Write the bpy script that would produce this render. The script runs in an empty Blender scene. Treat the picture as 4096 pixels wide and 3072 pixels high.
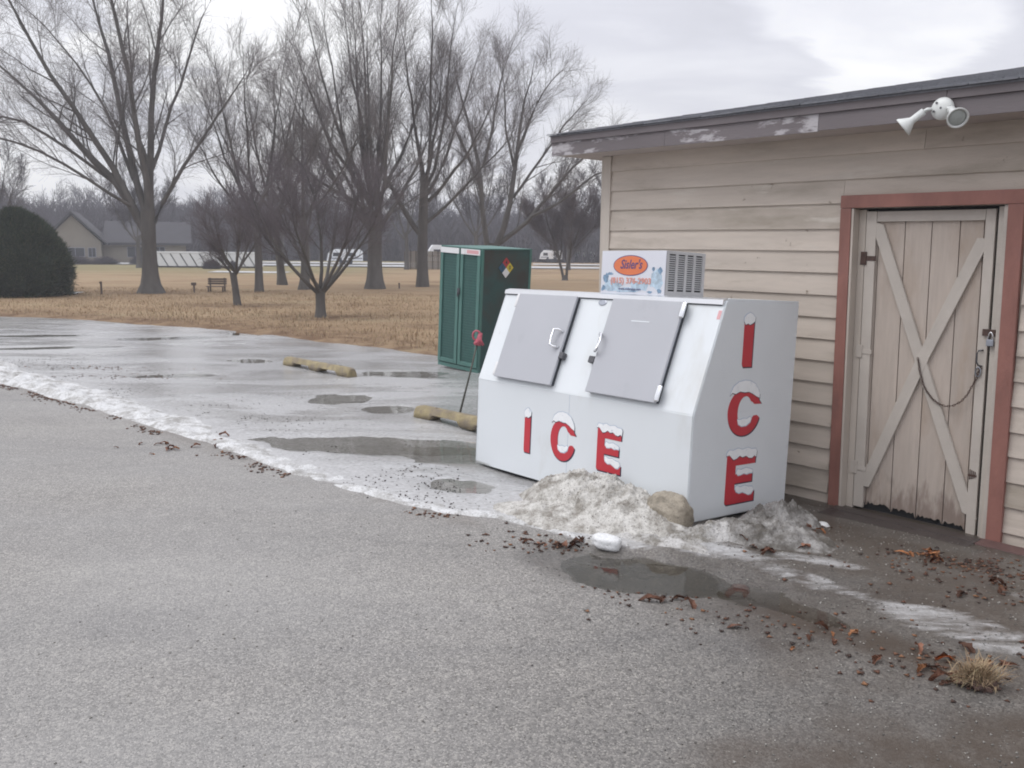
import bpy, bmesh, math, random
import numpy as np
from mathutils import Matrix, Vector, geometry
C = bpy.context.scene.collection
rng = np.random.default_rng(7)
random.seed(7)
R = math.radians

# ------------------------------------------------------------------ camera
CAM_H, F_PX, PITCH, ROLL = 1.9, 3565.66, 0.15320, 0.00968
cd = bpy.data.cameras.new('camera'); cam = bpy.data.objects.new('camera', cd); C.objects.link(cam)
cd.sensor_width = 36; cd.lens = 36 * F_PX / 4096; cd.clip_start = 0.05; cd.clip_end = 3000
cam.matrix_world = Matrix.Translation((0, 0, CAM_H)) @ Matrix.Rotation(math.pi/2 - PITCH, 4, 'X') @ Matrix.Rotation(ROLL, 4, 'Z')
cd.dof.use_dof = False
bpy.context.scene.camera = cam

# ------------------------------------------------------------------ sky, sun, exposure
def N(nt, typ, **kw):
    n = nt.nodes.new(typ)
    for k, v in kw.items():
        if k.startswith('i_'):
            key = k[2:].replace('_', ' ')
            n.inputs[int(key) if key.isdigit() else key].default_value = v
        else: setattr(n, k, v)
    return n
def link(nt, a, b): nt.links.new(a, b)
def ramp(nt, fac, stops):
    r = N(nt, 'ShaderNodeValToRGB'); e = r.color_ramp.elements
    while len(e) < len(stops): e.new(0.5)
    for k, (p, c) in enumerate(stops):
        e[k].position = p; e[k].color = (*(c if isinstance(c, (tuple, list)) else (c, c, c)), 1)
    link(nt, fac, r.inputs[0]); return r
def mixc(nt, fac, a, b, mode='MIX'):
    m = N(nt, 'ShaderNodeMix', data_type='RGBA', blend_type=mode)
    for s, v in ((0, fac), (6, a), (7, b)):
        if isinstance(v, bpy.types.NodeSocket): link(nt, v, m.inputs[s])
        elif s == 0: m.inputs[0].default_value = v
        else: m.inputs[s].default_value = (*v, 1)
    return m.outputs[2]
def math_(nt, op, a, b=None, c=None):
    m = N(nt, 'ShaderNodeMath', operation=op)
    for k, v in enumerate((a, b, c)):
        if v is None: continue
        if isinstance(v, bpy.types.NodeSocket): link(nt, v, m.inputs[k])
        else: m.inputs[k].default_value = v
    return m.outputs[0]

SUN_EL, SUN_AZ = R(56), R(268)      # azimuth of the sun's direction, measured from +Y towards +X
w = bpy.data.worlds.new('World'); bpy.context.scene.world = w; w.use_nodes = True
nt = w.node_tree; nt.nodes.clear()
out = N(nt, 'ShaderNodeOutputWorld')
sky = N(nt, 'ShaderNodeTexSky', sky_type='NISHITA', sun_disc=False, sun_elevation=SUN_EL, sun_rotation=SUN_AZ)
bg1 = N(nt, 'ShaderNodeBackground', i_Strength=0.10); link(nt, sky.outputs[0], bg1.inputs[0])
tc = N(nt, 'ShaderNodeTexCoord')
sep = N(nt, 'ShaderNodeSeparateXYZ'); link(nt, tc.outputs['Generated'], sep.inputs[0])
zz = math_(nt, 'ADD', math_(nt, 'MAXIMUM', sep.outputs[2], 0.0), 0.16)
cb = N(nt, 'ShaderNodeCombineXYZ')
link(nt, math_(nt, 'DIVIDE', sep.outputs[0], zz), cb.inputs[0]); link(nt, math_(nt, 'DIVIDE', sep.outputs[1], zz), cb.inputs[1])
cb.inputs[2].default_value = 3.7
mp = N(nt, 'ShaderNodeMapping'); link(nt, cb.outputs[0], mp.inputs[0]); mp.inputs['Rotation'].default_value = (0, 0, 0.25); mp.inputs['Scale'].default_value = (0.55, 1.05, 1)
n1 = N(nt, 'ShaderNodeTexNoise', i_Scale=1.25, i_Detail=7.0, i_Roughness=0.52, i_Distortion=0.35); link(nt, mp.outputs[0], n1.inputs[0])
n2 = N(nt, 'ShaderNodeTexNoise', i_Scale=0.55, i_Detail=3.0, i_Roughness=0.5); link(nt, mp.outputs[0], n2.inputs[0])
cl = math_(nt, 'ADD', math_(nt, 'MULTIPLY', n1.outputs[0], 0.6), math_(nt, 'MULTIPLY', n2.outputs[0], 0.4))
# breaks in the cloud deck, where the brighter layer above shows through
def gap(d, size, gain):
    v = N(nt, 'ShaderNodeVectorMath', operation='DISTANCE'); link(nt, tc.outputs['Generated'], v.inputs[0]); v.inputs[1].default_value = d
    s = math_(nt, 'ADD', v.outputs['Value'], math_(nt, 'MULTIPLY', math_(nt, 'SUBTRACT', n1.outputs[0], 0.5), 0.55))
    m = N(nt, 'ShaderNodeMapRange', interpolation_type='SMOOTHERSTEP'); link(nt, s, m.inputs[0])
    m.inputs[1].default_value = size; m.inputs[2].default_value = size * 0.35; m.inputs[3].default_value = 0; m.inputs[4].default_value = gain
    return m.outputs[0]
GAPS = [((0.36, 0.925, 0.165), 0.10, 0.17), ((-0.27, 0.93, 0.20), 0.12, 0.26), ((0.10, 0.985, 0.07), 0.14, 0.14),
        ((-0.20, 0.975, 0.10), 0.22, 0.16), ((-0.49, 0.86, 0.08), 0.15, 0.12), ((-0.8, 0.5, 0.3), 0.3, 0.2), ((0.7, -0.5, 0.5), 0.35, 0.2), ((-0.3, -0.7, 0.6), 0.35, 0.2)]
for g_ in GAPS: cl = math_(nt, 'ADD', cl, gap(*g_))
cr0 = ramp(nt, cl, [(0.34, (0.63, 0.635, 0.69)), (0.46, (0.78, 0.785, 0.855)), (0.56, (0.91, 0.915, 0.97)), (0.68, (1.15, 1.15, 1.16))])
# an overcast sky is brighter overhead than at the horizon
el_ = math_(nt, 'ADD', math_(nt, 'MULTIPLY', math_(nt, 'MAXIMUM', math_(nt, 'SUBTRACT', sep.outputs[2], 0.12), 0.0), 0.85), 1.0)
cr = N(nt, 'ShaderNodeVectorMath', operation='SCALE'); link(nt, cr0.outputs[0], cr.inputs[0]); link(nt, el_, cr.inputs['Scale'])
bg2 = N(nt, 'ShaderNodeBackground', i_Strength=0.97); link(nt, cr.outputs[0], bg2.inputs[0])
ms = N(nt, 'ShaderNodeMixShader'); ms.inputs[0].default_value = 0.93
link(nt, bg1.outputs[0], ms.inputs[1]); link(nt, bg2.outputs[0], ms.inputs[2]); link(nt, ms.outputs[0], out.inputs[0])

sd = bpy.data.lights.new('sun', 'SUN'); sd.energy = 1.5; sd.angle = R(40); sd.color = (1, 0.98, 0.95)
sun = bpy.data.objects.new('sun', sd); C.objects.link(sun)
sdir = Vector((math.sin(SUN_AZ)*math.cos(SUN_EL), math.cos(SUN_AZ)*math.cos(SUN_EL), math.sin(SUN_EL)))
sun.rotation_euler = sdir.to_track_quat('Z', 'Y').to_euler(); sun.location = sdir * 50

sc = bpy.context.scene
sc.view_settings.view_transform = 'Standard'; sc.view_settings.look = 'None'
sc.view_settings.exposure = 0; sc.view_settings.gamma = 1; sc.view_settings.use_curve_mapping = False
sc.cycles.filter_width = 1.9
sc.cycles.max_bounces = 6; sc.cycles.transparent_max_bounces = 8
sc.cycles.caustics_reflective = False; sc.cycles.caustics_refractive = False

# ------------------------------------------------------------------ materials
def mat(name, col, rough=0.7, var=0.0, vscale=3.0, vstretch=(1, 1, 1), bump=0.0, bscale=40.0, metal=0.0, rnd=0.0, spec=0.5,
        patch=None, coord='Object', detail=5.0):
    """patch = (colour, scale, threshold low, high, stretch)"""
    m = bpy.data.materials.new(name); m.use_nodes = True; nt = m.node_tree; b = nt.nodes['Principled BSDF']
    b.inputs['Roughness'].default_value = rough; b.inputs['Metallic'].default_value = metal; b.inputs['Specular IOR Level'].default_value = spec
    tc = N(nt, 'ShaderNodeTexCoord')
    c = None
    vec = tc.outputs[coord]
    if rnd:
        oi = N(nt, 'ShaderNodeObjectInfo')
        ad = N(nt, 'ShaderNodeVectorMath', operation='ADD'); link(nt, vec, ad.inputs[0])
        sc_ = N(nt, 'ShaderNodeVectorMath', operation='SCALE'); cx = N(nt, 'ShaderNodeCombineXYZ')
        for k in range(3): link(nt, oi.outputs['Random'], cx.inputs[k])
        link(nt, cx.outputs[0], sc_.inputs[0]); sc_.inputs['Scale'].default_value = 37.0
        link(nt, sc_.outputs[0], ad.inputs[1]); vec = ad.outputs[0]
    col_s = None
    base = tuple(col)
    mp = N(nt, 'ShaderNodeMapping'); link(nt, vec, mp.inputs[0]); mp.inputs['Scale'].default_value = vstretch
    ns = N(nt, 'ShaderNodeTexNoise', i_Scale=vscale, i_Detail=detail, i_Roughness=0.62); link(nt, mp.outputs[0], ns.inputs[0])
    lo = tuple(x * (1 - var) for x in base); hi = tuple(min(1, x * (1 + var)) for x in base)
    cs = ramp(nt, ns.outputs[0], [(0.28, lo), (0.72, hi)]).outputs[0]
    if rnd:
        mr = N(nt, 'ShaderNodeMapRange'); link(nt, oi.outputs['Random'], mr.inputs[0]); mr.inputs[3].default_value = 1 - rnd; mr.inputs[4].default_value = 1 + rnd
        vm = N(nt, 'ShaderNodeVectorMath', operation='SCALE'); link(nt, cs, vm.inputs[0]); link(nt, mr.outputs[0], vm.inputs['Scale']); cs = vm.outputs[0]
    for p in ([] if patch is None else patch if isinstance(patch, list) else [patch]):
        mp2 = N(nt, 'ShaderNodeMapping'); link(nt, vec, mp2.inputs[0]); mp2.inputs['Scale'].default_value = p[4]; mp2.inputs['Location'].default_value = (3.1, 1.7, 5.2)
        n2 = N(nt, 'ShaderNodeTexNoise', i_Scale=p[1], i_Detail=6.0, i_Roughness=0.65); link(nt, mp2.outputs[0], n2.inputs[0])
        cs = mixc(nt, ramp(nt, n2.outputs[0], [(p[2], 0.0), (p[3], 1.0)]).outputs[0], cs, p[0])
    link(nt, cs, b.inputs['Base Color'])
    if bump:
        n3 = N(nt, 'ShaderNodeTexNoise', i_Scale=bscale, i_Detail=4.0, i_Roughness=0.6); link(nt, mp.outputs[0], n3.inputs[0])
        bp = N(nt, 'ShaderNodeBump', i_Strength=bump, i_Distance=0.01); link(nt, n3.outputs[0], bp.inputs['Height']); link(nt, bp.outputs[0], b.inputs['Normal'])
    return m

M = {}
M['siding'] = mat('siding_paint', (0.54, 0.475, 0.415), 0.72, 0.13, 2.2, (0.5, 1, 4), 0.25, 60, rnd=0.05,
                  patch=[((0.33, 0.285, 0.23), 1.3, 0.52, 0.74, (0.5, 1, 2.2)), ((0.58, 0.53, 0.47), 2.3, 0.60, 0.70, (0.5, 1, 3)), ((0.20, 0.15, 0.11), 8.0, 0.665, 0.73, (1, 1, 1.0))])
M['trimwood'] = mat('corner_paint', (0.52, 0.465, 0.41), 0.7, 0.08, 3, (1, 1, .3), 0.2, 60)
M['frame'] = mat('brown_red_paint', (0.265, 0.118, 0.095), 0.62, 0.24, 4, (1, 1, 0.4), 0.3, 70, patch=((0.20, 0.10, 0.09), 3.0, 0.55, 0.75, (1, 1, .5)))
M['fascia'] = mat('fascia_paint', (0.165, 0.145, 0.152), 0.65, 0.12, 2, (0.4, 1, 2), 0.3, 50)
M['fascia_peel'] = mat('fascia_peeling_paint', (0.165, 0.145, 0.152), 0.7, 0.12, 2, (0.4, 1, 2), 0.5, 50,
                       patch=((0.46, 0.44, 0.46), 4.2, 0.515, 0.575, (0.5, 1, 1.6)))
M['soffit'] = mat('soffit_paint', (0.42, 0.36, 0.33), 0.8, 0.1, 3)
M['shingle'] = mat('asphalt_shingle', (0.165, 0.17, 0.19), 0.9, 0.25, 30, bump=0.6, bscale=200, rnd=0.25)
M['door'] = mat('door_plank_paint', (0.47, 0.405, 0.355), 0.75, 0.10, 5, (6, 6, 0.5), 0.35, 30, rnd=0.05,
                patch=[((0.40, 0.32, 0.26), 2.0, 0.52, 0.72, (2, 2, 0.6)), ((0.24, 0.15, 0.12), 5, 0.68, 0.76, (3, 3, .5))])
M['doorlight'] = mat('door_brace_paint', (0.50, 0.455, 0.41), 0.72, 0.08, 4, (1, 1, 1), 0.25, 50, rnd=0.03, patch=((0.34, 0.27, 0.22), 5, 0.66, 0.76, (1, 1, 1)))
# darker rot at the bottom of the planks (a stain with its own shape, rising 30 cm from the foot)
def rot(m):
    nt = m.node_tree; b = nt.nodes['Principled BSDF']; src = b.inputs['Base Color'].links[0].from_socket
    tc = N(nt, 'ShaderNodeTexCoord'); g = N(nt, 'ShaderNodeSeparateXYZ'); link(nt, tc.outputs['Object'], g.inputs[0])
    mp = N(nt, 'ShaderNodeMapping'); link(nt, tc.outputs['Object'], mp.inputs[0]); mp.inputs['Scale'].default_value = (1, 1, 0.25)
    n = N(nt, 'ShaderNodeTexNoise', i_Scale=22.0, i_Detail=5.0); link(nt, mp.outputs[0], n.inputs[0])
    h = math_(nt, 'ADD', g.outputs[2], math_(nt, 'MULTIPLY', math_(nt, 'SUBTRACT', n.outputs[0], 0.5), 0.9))
    f = ramp(nt, math_(nt, 'ADD', h, 0.1), [(0.0, 1.0), (0.22, 0.0)])
    link(nt, mixc(nt, math_(nt, 'MULTIPLY', f.outputs[0], 0.6), src, (0.15, 0.095, 0.075)), b.inputs['Base Color'])
rot(M['door'])
M['dark'] = mat('dark_void', (0.02, 0.02, 0.022), 0.9)
M['wood'] = mat('old_wood', (0.12, 0.095, 0.08), 0.85, 0.3, 6, (1, 6, 1), 0.4, 30, rnd=0.1)
M['box'] = mat('white_enamel', (0.70, 0.735, 0.765), 0.32, 0.02, 1.2, bump=0.03, bscale=3, spec=0.5, patch=[((0.56, 0.56, 0.54), 2.4, 0.55, 0.84, (1, 1, 0.35)), ((0.40, 0.37, 0.32), 14, 0.70, 0.78, (1, 1, 0.3))])
M['boxside'] = mat('white_pebbled_enamel', (0.70, 0.735, 0.765), 0.42, 0.03, 2.0, bump=0.3, bscale=120)
M['icedoor'] = mat('grey_door_skin', (0.42, 0.43, 0.465), 0.42, 0.03, 2.0, bump=0.06, bscale=60, patch=((0.36, 0.37, 0.40), 3, 0.6, 0.8, (1, 1, 1)))
M['alu'] = mat('aluminium_trim', (0.74, 0.75, 0.77), 0.3, 0.03, 5, metal=0.75)
M['chrome'] = mat('chrome', (0.85, 0.86, 0.88), 0.12, metal=1.0)
M['black'] = mat('black_rubber', (0.03, 0.035, 0.045), 0.6, 0.2, 10)
M['lock'] = mat('weathered_latch', (0.09, 0.09, 0.10), 0.5, 0.3, 20, metal=0.3)
M['red'] = mat('red_vinyl', (0.50, 0.03, 0.045), 0.4, 0.06, 3)
M['outline'] = mat('dark_outline_vinyl', (0.02, 0.022, 0.05), 0.45)
M['snowcap'] = mat('white_vinyl_snow', (0.84, 0.86, 0.88), 0.4, 0.05, 22, patch=((0.50, 0.57, 0.66), 30, 0.60, 0.68, (1, 1, 1)))
M['caption'] = mat('pale_blue_outline', (0.42, 0.48, 0.58), 0.5)
M['housing'] = mat('grey_steel_housing', (0.50, 0.50, 0.51), 0.5, 0.05, 5, metal=0.1, patch=((0.4, 0.37, 0.34), 4, 0.6, 0.8, (1, 1, 1)))
M['decal'] = mat('printed_ice_decal', (0.70, 0.715, 0.78), 0.4, 0.02, 2)
M['iceblue'] = mat('printed_ice_blue', (0.47, 0.59, 0.70), 0.4, 0.35, 26, patch=((0.10, 0.20, 0.36), 24, 0.60, 0.72, (1, 1, 1)))
M['icedeep'] = mat('printed_ice_deep_blue', (0.20, 0.31, 0.44), 0.4, 0.45, 30)
M['orange'] = mat('orange_print', (0.72, 0.20, 0.085), 0.4, 0.05, 6)
M['navy'] = mat('navy_print', (0.09, 0.07, 0.20), 0.4)
M['orangetext'] = mat('faded_orange_print', (0.72, 0.32, 0.26), 0.4)
M['green'] = mat('green_enamel', (0.075, 0.175, 0.155), 0.5, 0.10, 4, rnd=0.04, patch=((0.07, 0.20, 0.17), 3, 0.55, 0.7, (1, 1, 0.3)))
M['greendark'] = mat('dark_green_mesh', (0.045, 0.105, 0.10), 0.7, 0.25, 12, bump=0.5, bscale=150)
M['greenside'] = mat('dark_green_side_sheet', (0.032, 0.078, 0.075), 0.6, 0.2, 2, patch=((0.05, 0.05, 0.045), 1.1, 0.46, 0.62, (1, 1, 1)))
M['white'] = mat('white_paint', (0.74, 0.74, 0.75), 0.5, 0.05, 3)
M['pink'] = mat('faded_red_print', (0.66, 0.36, 0.38), 0.5)
M['yellow'] = mat('yellow_print', (0.62, 0.50, 0.06), 0.5); M['blue'] = mat('blue_print', (0.03, 0.09, 0.16), 0.5)
M['redprint'] = mat('red_print', (0.42, 0.045, 0.05), 0.5)
M['stop'] = mat('worn_yellow_concrete', (0.285, 0.235, 0.135), 0.85, 0.35, 9, bump=0.8, bscale=60, patch=[((0.20, 0.165, 0.125), 4.5, 0.46, 0.60, (1, 1, 1)), ((0.14, 0.11, 0.09), 26, 0.62, 0.72, (1, 1, 1))])
M['rod'] = mat('rusty_green_rod', (0.10, 0.10, 0.085), 0.6, 0.3, 20, metal=0.3)
M['ribbon'] = mat('faded_red_plastic', (0.50, 0.11, 0.15), 0.5, 0.3, 60)
M['lamp'] = mat('white_lamp_enamel', (0.66, 0.68, 0.67), 0.4, 0.05, 20, patch=((0.36, 0.36, 0.34), 14, 0.64, 0.74, (1, 1, 1)))
M['lampglass'] = mat('frosted_lens', (0.38, 0.41, 0.40), 0.25, 0.1, 60)
M['rust'] = mat('rusty_iron', (0.085, 0.05, 0.04), 0.8, 0.4, 30, bump=0.3, bscale=100)
M['steel'] = mat('galvanised_steel', (0.38, 0.40, 0.45), 0.35, 0.1, 30, metal=0.8)
M['bark'] = mat('grey_bark', (0.105, 0.098, 0.092), 0.95, 0.3, 3, (1, 1, 0.25), 0.8, 12)
M['twig'] = mat('twig_bark', (0.18, 0.162, 0.162), 0.95, 0.2, 2)
M['twigdark'] = mat('purple_twig_bark', (0.14, 0.12, 0.13), 0.95, 0.2, 2)
M['fartwig'] = mat('far_wood_bark', (0.088, 0.080, 0.094), 1.0, 0.25, 0.15)
M['roofdark'] = mat('far_roof_shingle', (0.062, 0.06, 0.068), 0.9, 0.1, 1)
M['tan'] = mat('far_tan_siding', (0.25, 0.225, 0.19), 0.8, 0.08, 1)
M['glassdark'] = mat('dark_window_glass', (0.05, 0.055, 0.065), 0.15)
M['camper'] = mat('camper_white', (0.82, 0.84, 0.87), 0.4, 0.05, 1)
M['camperstripe'] = mat('camper_grey_stripe', (0.28, 0.29, 0.33), 0.5)
M['leaf'] = mat('dead_oak_leaf', (0.17, 0.078, 0.048), 0.8, 0.3, 30, rnd=0.45)
M['leafo'] = mat('orange_dead_leaf', (0.36, 0.16, 0.07), 0.8, 0.3, 30, rnd=0.35)
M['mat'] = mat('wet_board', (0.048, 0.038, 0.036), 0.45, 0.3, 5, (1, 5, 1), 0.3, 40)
M['brickred'] = mat('painted_wood_block', (0.11, 0.06, 0.055), 0.7, 0.2, 12, bump=0.4, bscale=50)

def island_mat(name, stops, rough=0.9):
    m = bpy.data.materials.new(name); m.use_nodes = True; nt = m.node_tree; b = nt.nodes['Principled BSDF']
    g = N(nt, 'ShaderNodeNewGeometry')
    link(nt, ramp(nt, g.outputs['Random Per Island'], stops).outputs[0], b.inputs['Base Color']); b.inputs['Roughness'].default_value = rough
    return m
M['grassblade'] = island_mat('dry_grass', [(0, (0.22, 0.15, 0.09)), (0.5, (0.33, 0.235, 0.145)), (0.8, (0.42, 0.32, 0.20)), (1, (0.20, 0.18, 0.10))])
M['needle'] = island_mat('evergreen_needles', [(0, (0.028, 0.042, 0.028)), (0.6, (0.05, 0.068, 0.042)), (0.9, (0.08, 0.095, 0.055)), (1, (0.11, 0.095, 0.06))])
M['stone'] = island_mat('loose_gravel', [(0, (0.10, 0.095, 0.09)), (0.5, (0.25, 0.24, 0.22)), (0.9, (0.40, 0.38, 0.35)), (1, (0.55, 0.54, 0.5))], 0.8)
M['litter'] = island_mat('leaf_crumbs', [(0, (0.045, 0.03, 0.025)), (0.5, (0.12, 0.055, 0.035)), (0.85, (0.19, 0.095, 0.055)), (1, (0.28, 0.14, 0.07))])
M['debris'] = island_mat('dark_grit', [(0, (0.025, 0.022, 0.02)), (1, (0.10, 0.08, 0.07))])

# ------------------------------------------------------------------ numpy noise
def _h(ix, iy, s):
    n = (ix.astype(np.int64) * 374761393 + iy.astype(np.int64) * 668265263 + s * 1442695041) & 0xffffffff
    n = ((n ^ (n >> 13)) * 1274126177) & 0xffffffff
    return ((n ^ (n >> 16)) & 0xffff) / 65535.0
def vn(x, y, s=0):
    ix = np.floor(x); iy = np.floor(y); fx = x - ix; fy = y - iy
    fx = fx*fx*(3-2*fx); fy = fy*fy*(3-2*fy)
    a = _h(ix, iy, s); b = _h(ix+1, iy, s); c = _h(ix, iy+1, s); d = _h(ix+1, iy+1, s)
    return (a*(1-fx)+b*fx)*(1-fy) + (c*(1-fx)+d*fx)*fy
def fbm(x, y, f=1.0, o=4, s=0, g=0.5):
    x = np.asarray(x, float); y = np.asarray(y, float); t = 0; a = 1; n = 0
    for k in range(o):
        t = t + a*(vn(x*f+k*17.3, y*f-k*9.1, s+k)*2-1); n += a; a *= g; f *= 2.03
    return t / n
def ss(a, b, x):
    t = np.clip((x-a)/(b-a), 0, 1); return t*t*(3-2*t)
def polydist(x, y, pts):
    """distance, signed (+ to the left of the direction of travel), arc parameter"""
    x = np.asarray(x, float); y = np.asarray(y, float)
    best = np.full(x.shape, 1e9); sg = np.ones(x.shape); ar = np.zeros(x.shape); L = 0
    for (ax, ay), (bx, by) in zip(pts[:-1], pts[1:]):
        dx, dy = bx-ax, by-ay; l2 = dx*dx+dy*dy
        t = np.clip(((x-ax)*dx+(y-ay)*dy)/l2, 0, 1); px = ax+t*dx; py = ay+t*dy
        d = np.hypot(x-px, y-py); m = d < best
        cr = (x-ax)*dy-(y-ay)*dx
        sg = np.where(m, np.where(cr > 0, -1, 1), sg); ar = np.where(m, L+t*math.sqrt(l2), ar); best = np.where(m, d, best); L += math.sqrt(l2)
    return best, best*sg, ar

# ------------------------------------------------------------------ object helpers
def link_obj(name, me, m=None, parent=None):
    o = bpy.data.objects.new(name, me); C.objects.link(o)
    if m is not None:
        for q in (m if isinstance(m, (list, tuple)) else [m]): me.materials.append(q)
    if parent is not None: o.parent = parent
    return o
def mesh_np(name, v, f, m=None, parent=None, smooth=False):
    me = bpy.data.meshes.new(name)
    v = np.asarray(v, np.float32); f = np.asarray(f, np.int32)
    me.vertices.add(len(v)); me.vertices.foreach_set('co', v.ravel())
    k = f.shape[1]; me.loops.add(f.size); me.loops.foreach_set('vertex_index', f.ravel())
    me.polygons.add(len(f)); me.polygons.foreach_set('loop_start', np.arange(0, f.size, k, dtype=np.int32))
    if smooth: me.polygons.foreach_set('use_smooth', np.ones(len(f), bool))
    me.update(calc_edges=True); me.validate()
    return link_obj(name, me, m, parent)
def tag(o, label=None, cat=None, group=None, kind=None):
    if label: o['label'] = label
    if cat: o['category'] = cat
    if group: o['group'] = group
    if kind: o['kind'] = kind
    return o
def thing(name, label, cat, mw=None, group=None):
    o = bpy.data.objects.new(name, None); C.objects.link(o)
    if mw is not None: o.matrix_world = mw
    o.empty_display_size = 0.2
    return tag(o, label, cat, group)
def bm_obj(name, bm, m, parent=None, smooth=False):
    me = bpy.data.meshes.new(name); bmesh.ops.recalc_face_normals(bm, faces=bm.faces[:]); bm.to_mesh(me); bm.free()
    if smooth:
        for p in me.polygons: p.use_smooth = True
    return link_obj(name, me, m, parent)
def bm_box(bm, x0, x1, y0, y1, z0, z1, bev=0.0, mw=None):
    r = bmesh.ops.create_cube(bm, size=1)
    vs = r['verts']
    for v in vs: v.co = Vector(((x0+x1)/2 + v.co.x*(x1-x0), (y0+y1)/2 + v.co.y*(y1-y0), (z0+z1)/2 + v.co.z*(z1-z0)))
    if bev:
        es = list({e for v in vs for e in v.link_edges})
        q = bmesh.ops.bevel(bm, geom=es, offset=bev, segments=2, affect='EDGES', profile=0.6)
        vs = list({v for f in q['faces'] for v in f.verts} | {v for v in vs if v.is_valid})
    if mw is not None:
        for v in vs: v.co = mw @ v.co
    return vs
def box(name, dims, m, parent=None, bev=0.0, mw=None):
    bm = bmesh.new(); bm_box(bm, *dims, bev=bev, mw=mw); return bm_obj(name, bm, m, parent)
def bm_prism(bm, pts, axis, a, b):
    """pts 2-D outline extruded along axis between a and b"""
    def p3(p, t): return {'x': (t, p[0], p[1]), 'y': (p[0], t, p[1]), 'z': (p[0], p[1], t)}[axis]
    va = [bm.verts.new(p3(p, a)) for p in pts]; vb = [bm.verts.new(p3(p, b)) for p in pts]
    n = len(pts)
    for k in range(n): bm.faces.new((va[k], va[(k+1) % n], vb[(k+1) % n], vb[k]))
    tri = geometry.tessellate_polygon([[Vector((p[0], p[1], 0)) for p in pts]])
    for t in tri:
        bm.faces.new([va[i] for i in t]); bm.faces.new([vb[i] for i in t])
    return va + vb
def bm_tube(bm, path, r, k=8, cap=True):
    path = [Vector(p) for p in path]; rr = r if isinstance(r, (list, tuple)) else [r]*len(path)
    up = Vector((0.13, 0.21, 0.97)); rings = []
    for i, p in enumerate(path):
        t = (path[min(i+1, len(path)-1)] - path[max(i-1, 0)]).normalized()
        a = t.cross(up)
        if a.length < 0.1: a = t.cross(Vector((1, 0, 0)))
        a.normalize(); b = t.cross(a).normalized(); up = b.cross(t) * -1 if False else up
        rings.append([bm.verts.new(p + a*math.cos(2*math.pi*q/k)*rr[i] + b*math.sin(2*math.pi*q/k)*rr[i]) for q in range(k)])
    for A, B in zip(rings[:-1], rings[1:]):
        for q in range(k): bm.faces.new((A[q], A[(q+1) % k], B[(q+1) % k], B[q]))
    if cap: bm.faces.new(rings[0]); bm.faces.new(rings[-1])
def tube(name, path, r, m, parent=None, k=8):
    bm = bmesh.new(); bm_tube(bm, path, r, k); return bm_obj(name, bm, m, parent, True)
def text_mesh(txt, size, m, name, parent, mw, shear=0.0, offset=0.0, extrude=0.0006, xs=1.0, align='CENTER'):
    cu = bpy.data.curves.new('t', 'FONT'); cu.body = txt; cu.size = size; cu.align_x = align; cu.align_y = 'CENTER'
    cu.shear = shear; cu.offset = offset; cu.extrude = extrude; cu.resolution_u = 3
    o = bpy.data.objects.new('t', cu); C.objects.link(o); bpy.context.view_layer.update()
    me = bpy.data.meshes.new_from_object(o.evaluated_get(bpy.context.evaluated_depsgraph_get()))
    C.objects.unlink(o); bpy.data.objects.remove(o)
    me.transform(mw @ Matrix.Diagonal((xs, 1, 1, 1)))
    return link_obj(name, me, m, parent)

# ------------------------------------------------------------------ site layout (metres, camera stands at the origin)
LAWN_EDGE = [(-60, 27), (-30, 24.5), (-13.1, 22.75), (-11.15, 22.39), (-8.84, 21.03), (-7.14, 20.24), (-5.45, 19.1), (-3.08, 17.03), (-1.28, 15.5), (0.6, 14.9), (3, 14.5), (30, 14.2)]
RIDGE = [(-12, 17.2), (-9.0, 14.4), (-7.2, 12.4), (-6.1, 11.5), (-5.0, 10.5), (-3.92, 9.5), (-3.05, 8.62), (-2.35, 7.95), (-1.80, 7.38), (-1.28, 6.88), (-0.82, 6.50), (-0.45, 6.27), (-0.08, 6.12), (0.2, 5.85), (0.5, 5.62), (0.75, 5.5)]
WX, WY, WYAW = 0.8947, 8.9256, -0.83602
NF = (math.sin(WYAW), -math.cos(WYAW)); TF = (math.cos(WYAW), math.sin(WYAW))       # facade: outward normal, direction
DIPS = [  # x, y, rx, ry, angle, depth
    (-1.35, 8.35, 1.35, 0.34, -0.22, 0.028), (-0.55, 8.35, 0.55, 0.25, -0.1, 0.030), (-1.75, 13.25, 0.95, 0.42, 0.05, 0.035), (-2.1, 11.0, 0.42, 0.40, 0.0, 0.026),
    (-1.45, 10.35, 0.45, 0.28, 0.1, 0.028), (-7.0, 18.0, 1.1, 0.35, 0.3, 0.03), (-8.3, 16.2, 1.6, 0.22, 0.25, 0.03), (-10.5, 18.2, 1.7, 0.3, 0.15, 0.03),
    (0.60, 5.18, 0.56, 0.32, -0.45, 0.034), (1.06, 4.98, 0.56, 0.34, -0.35, 0.034), (1.62, 4.42, 0.42, 0.13, -0.85, 0.014), (-0.45, 7.0, 0.30, 0.16, -0.6, 0.028), (-5.0, 12.8, 0.9, 0.16, 0.2, 0.022),
    (-4.4, 14.6, 0.8, 0.22, -0.2, 0.025), (-5.8, 20.0-0.9, 0.6, 0.4, -0.4, 0.03)]
def facade_u(x, y): return (x-WX)*NF[0] + (y-WY)*NF[1]
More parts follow.
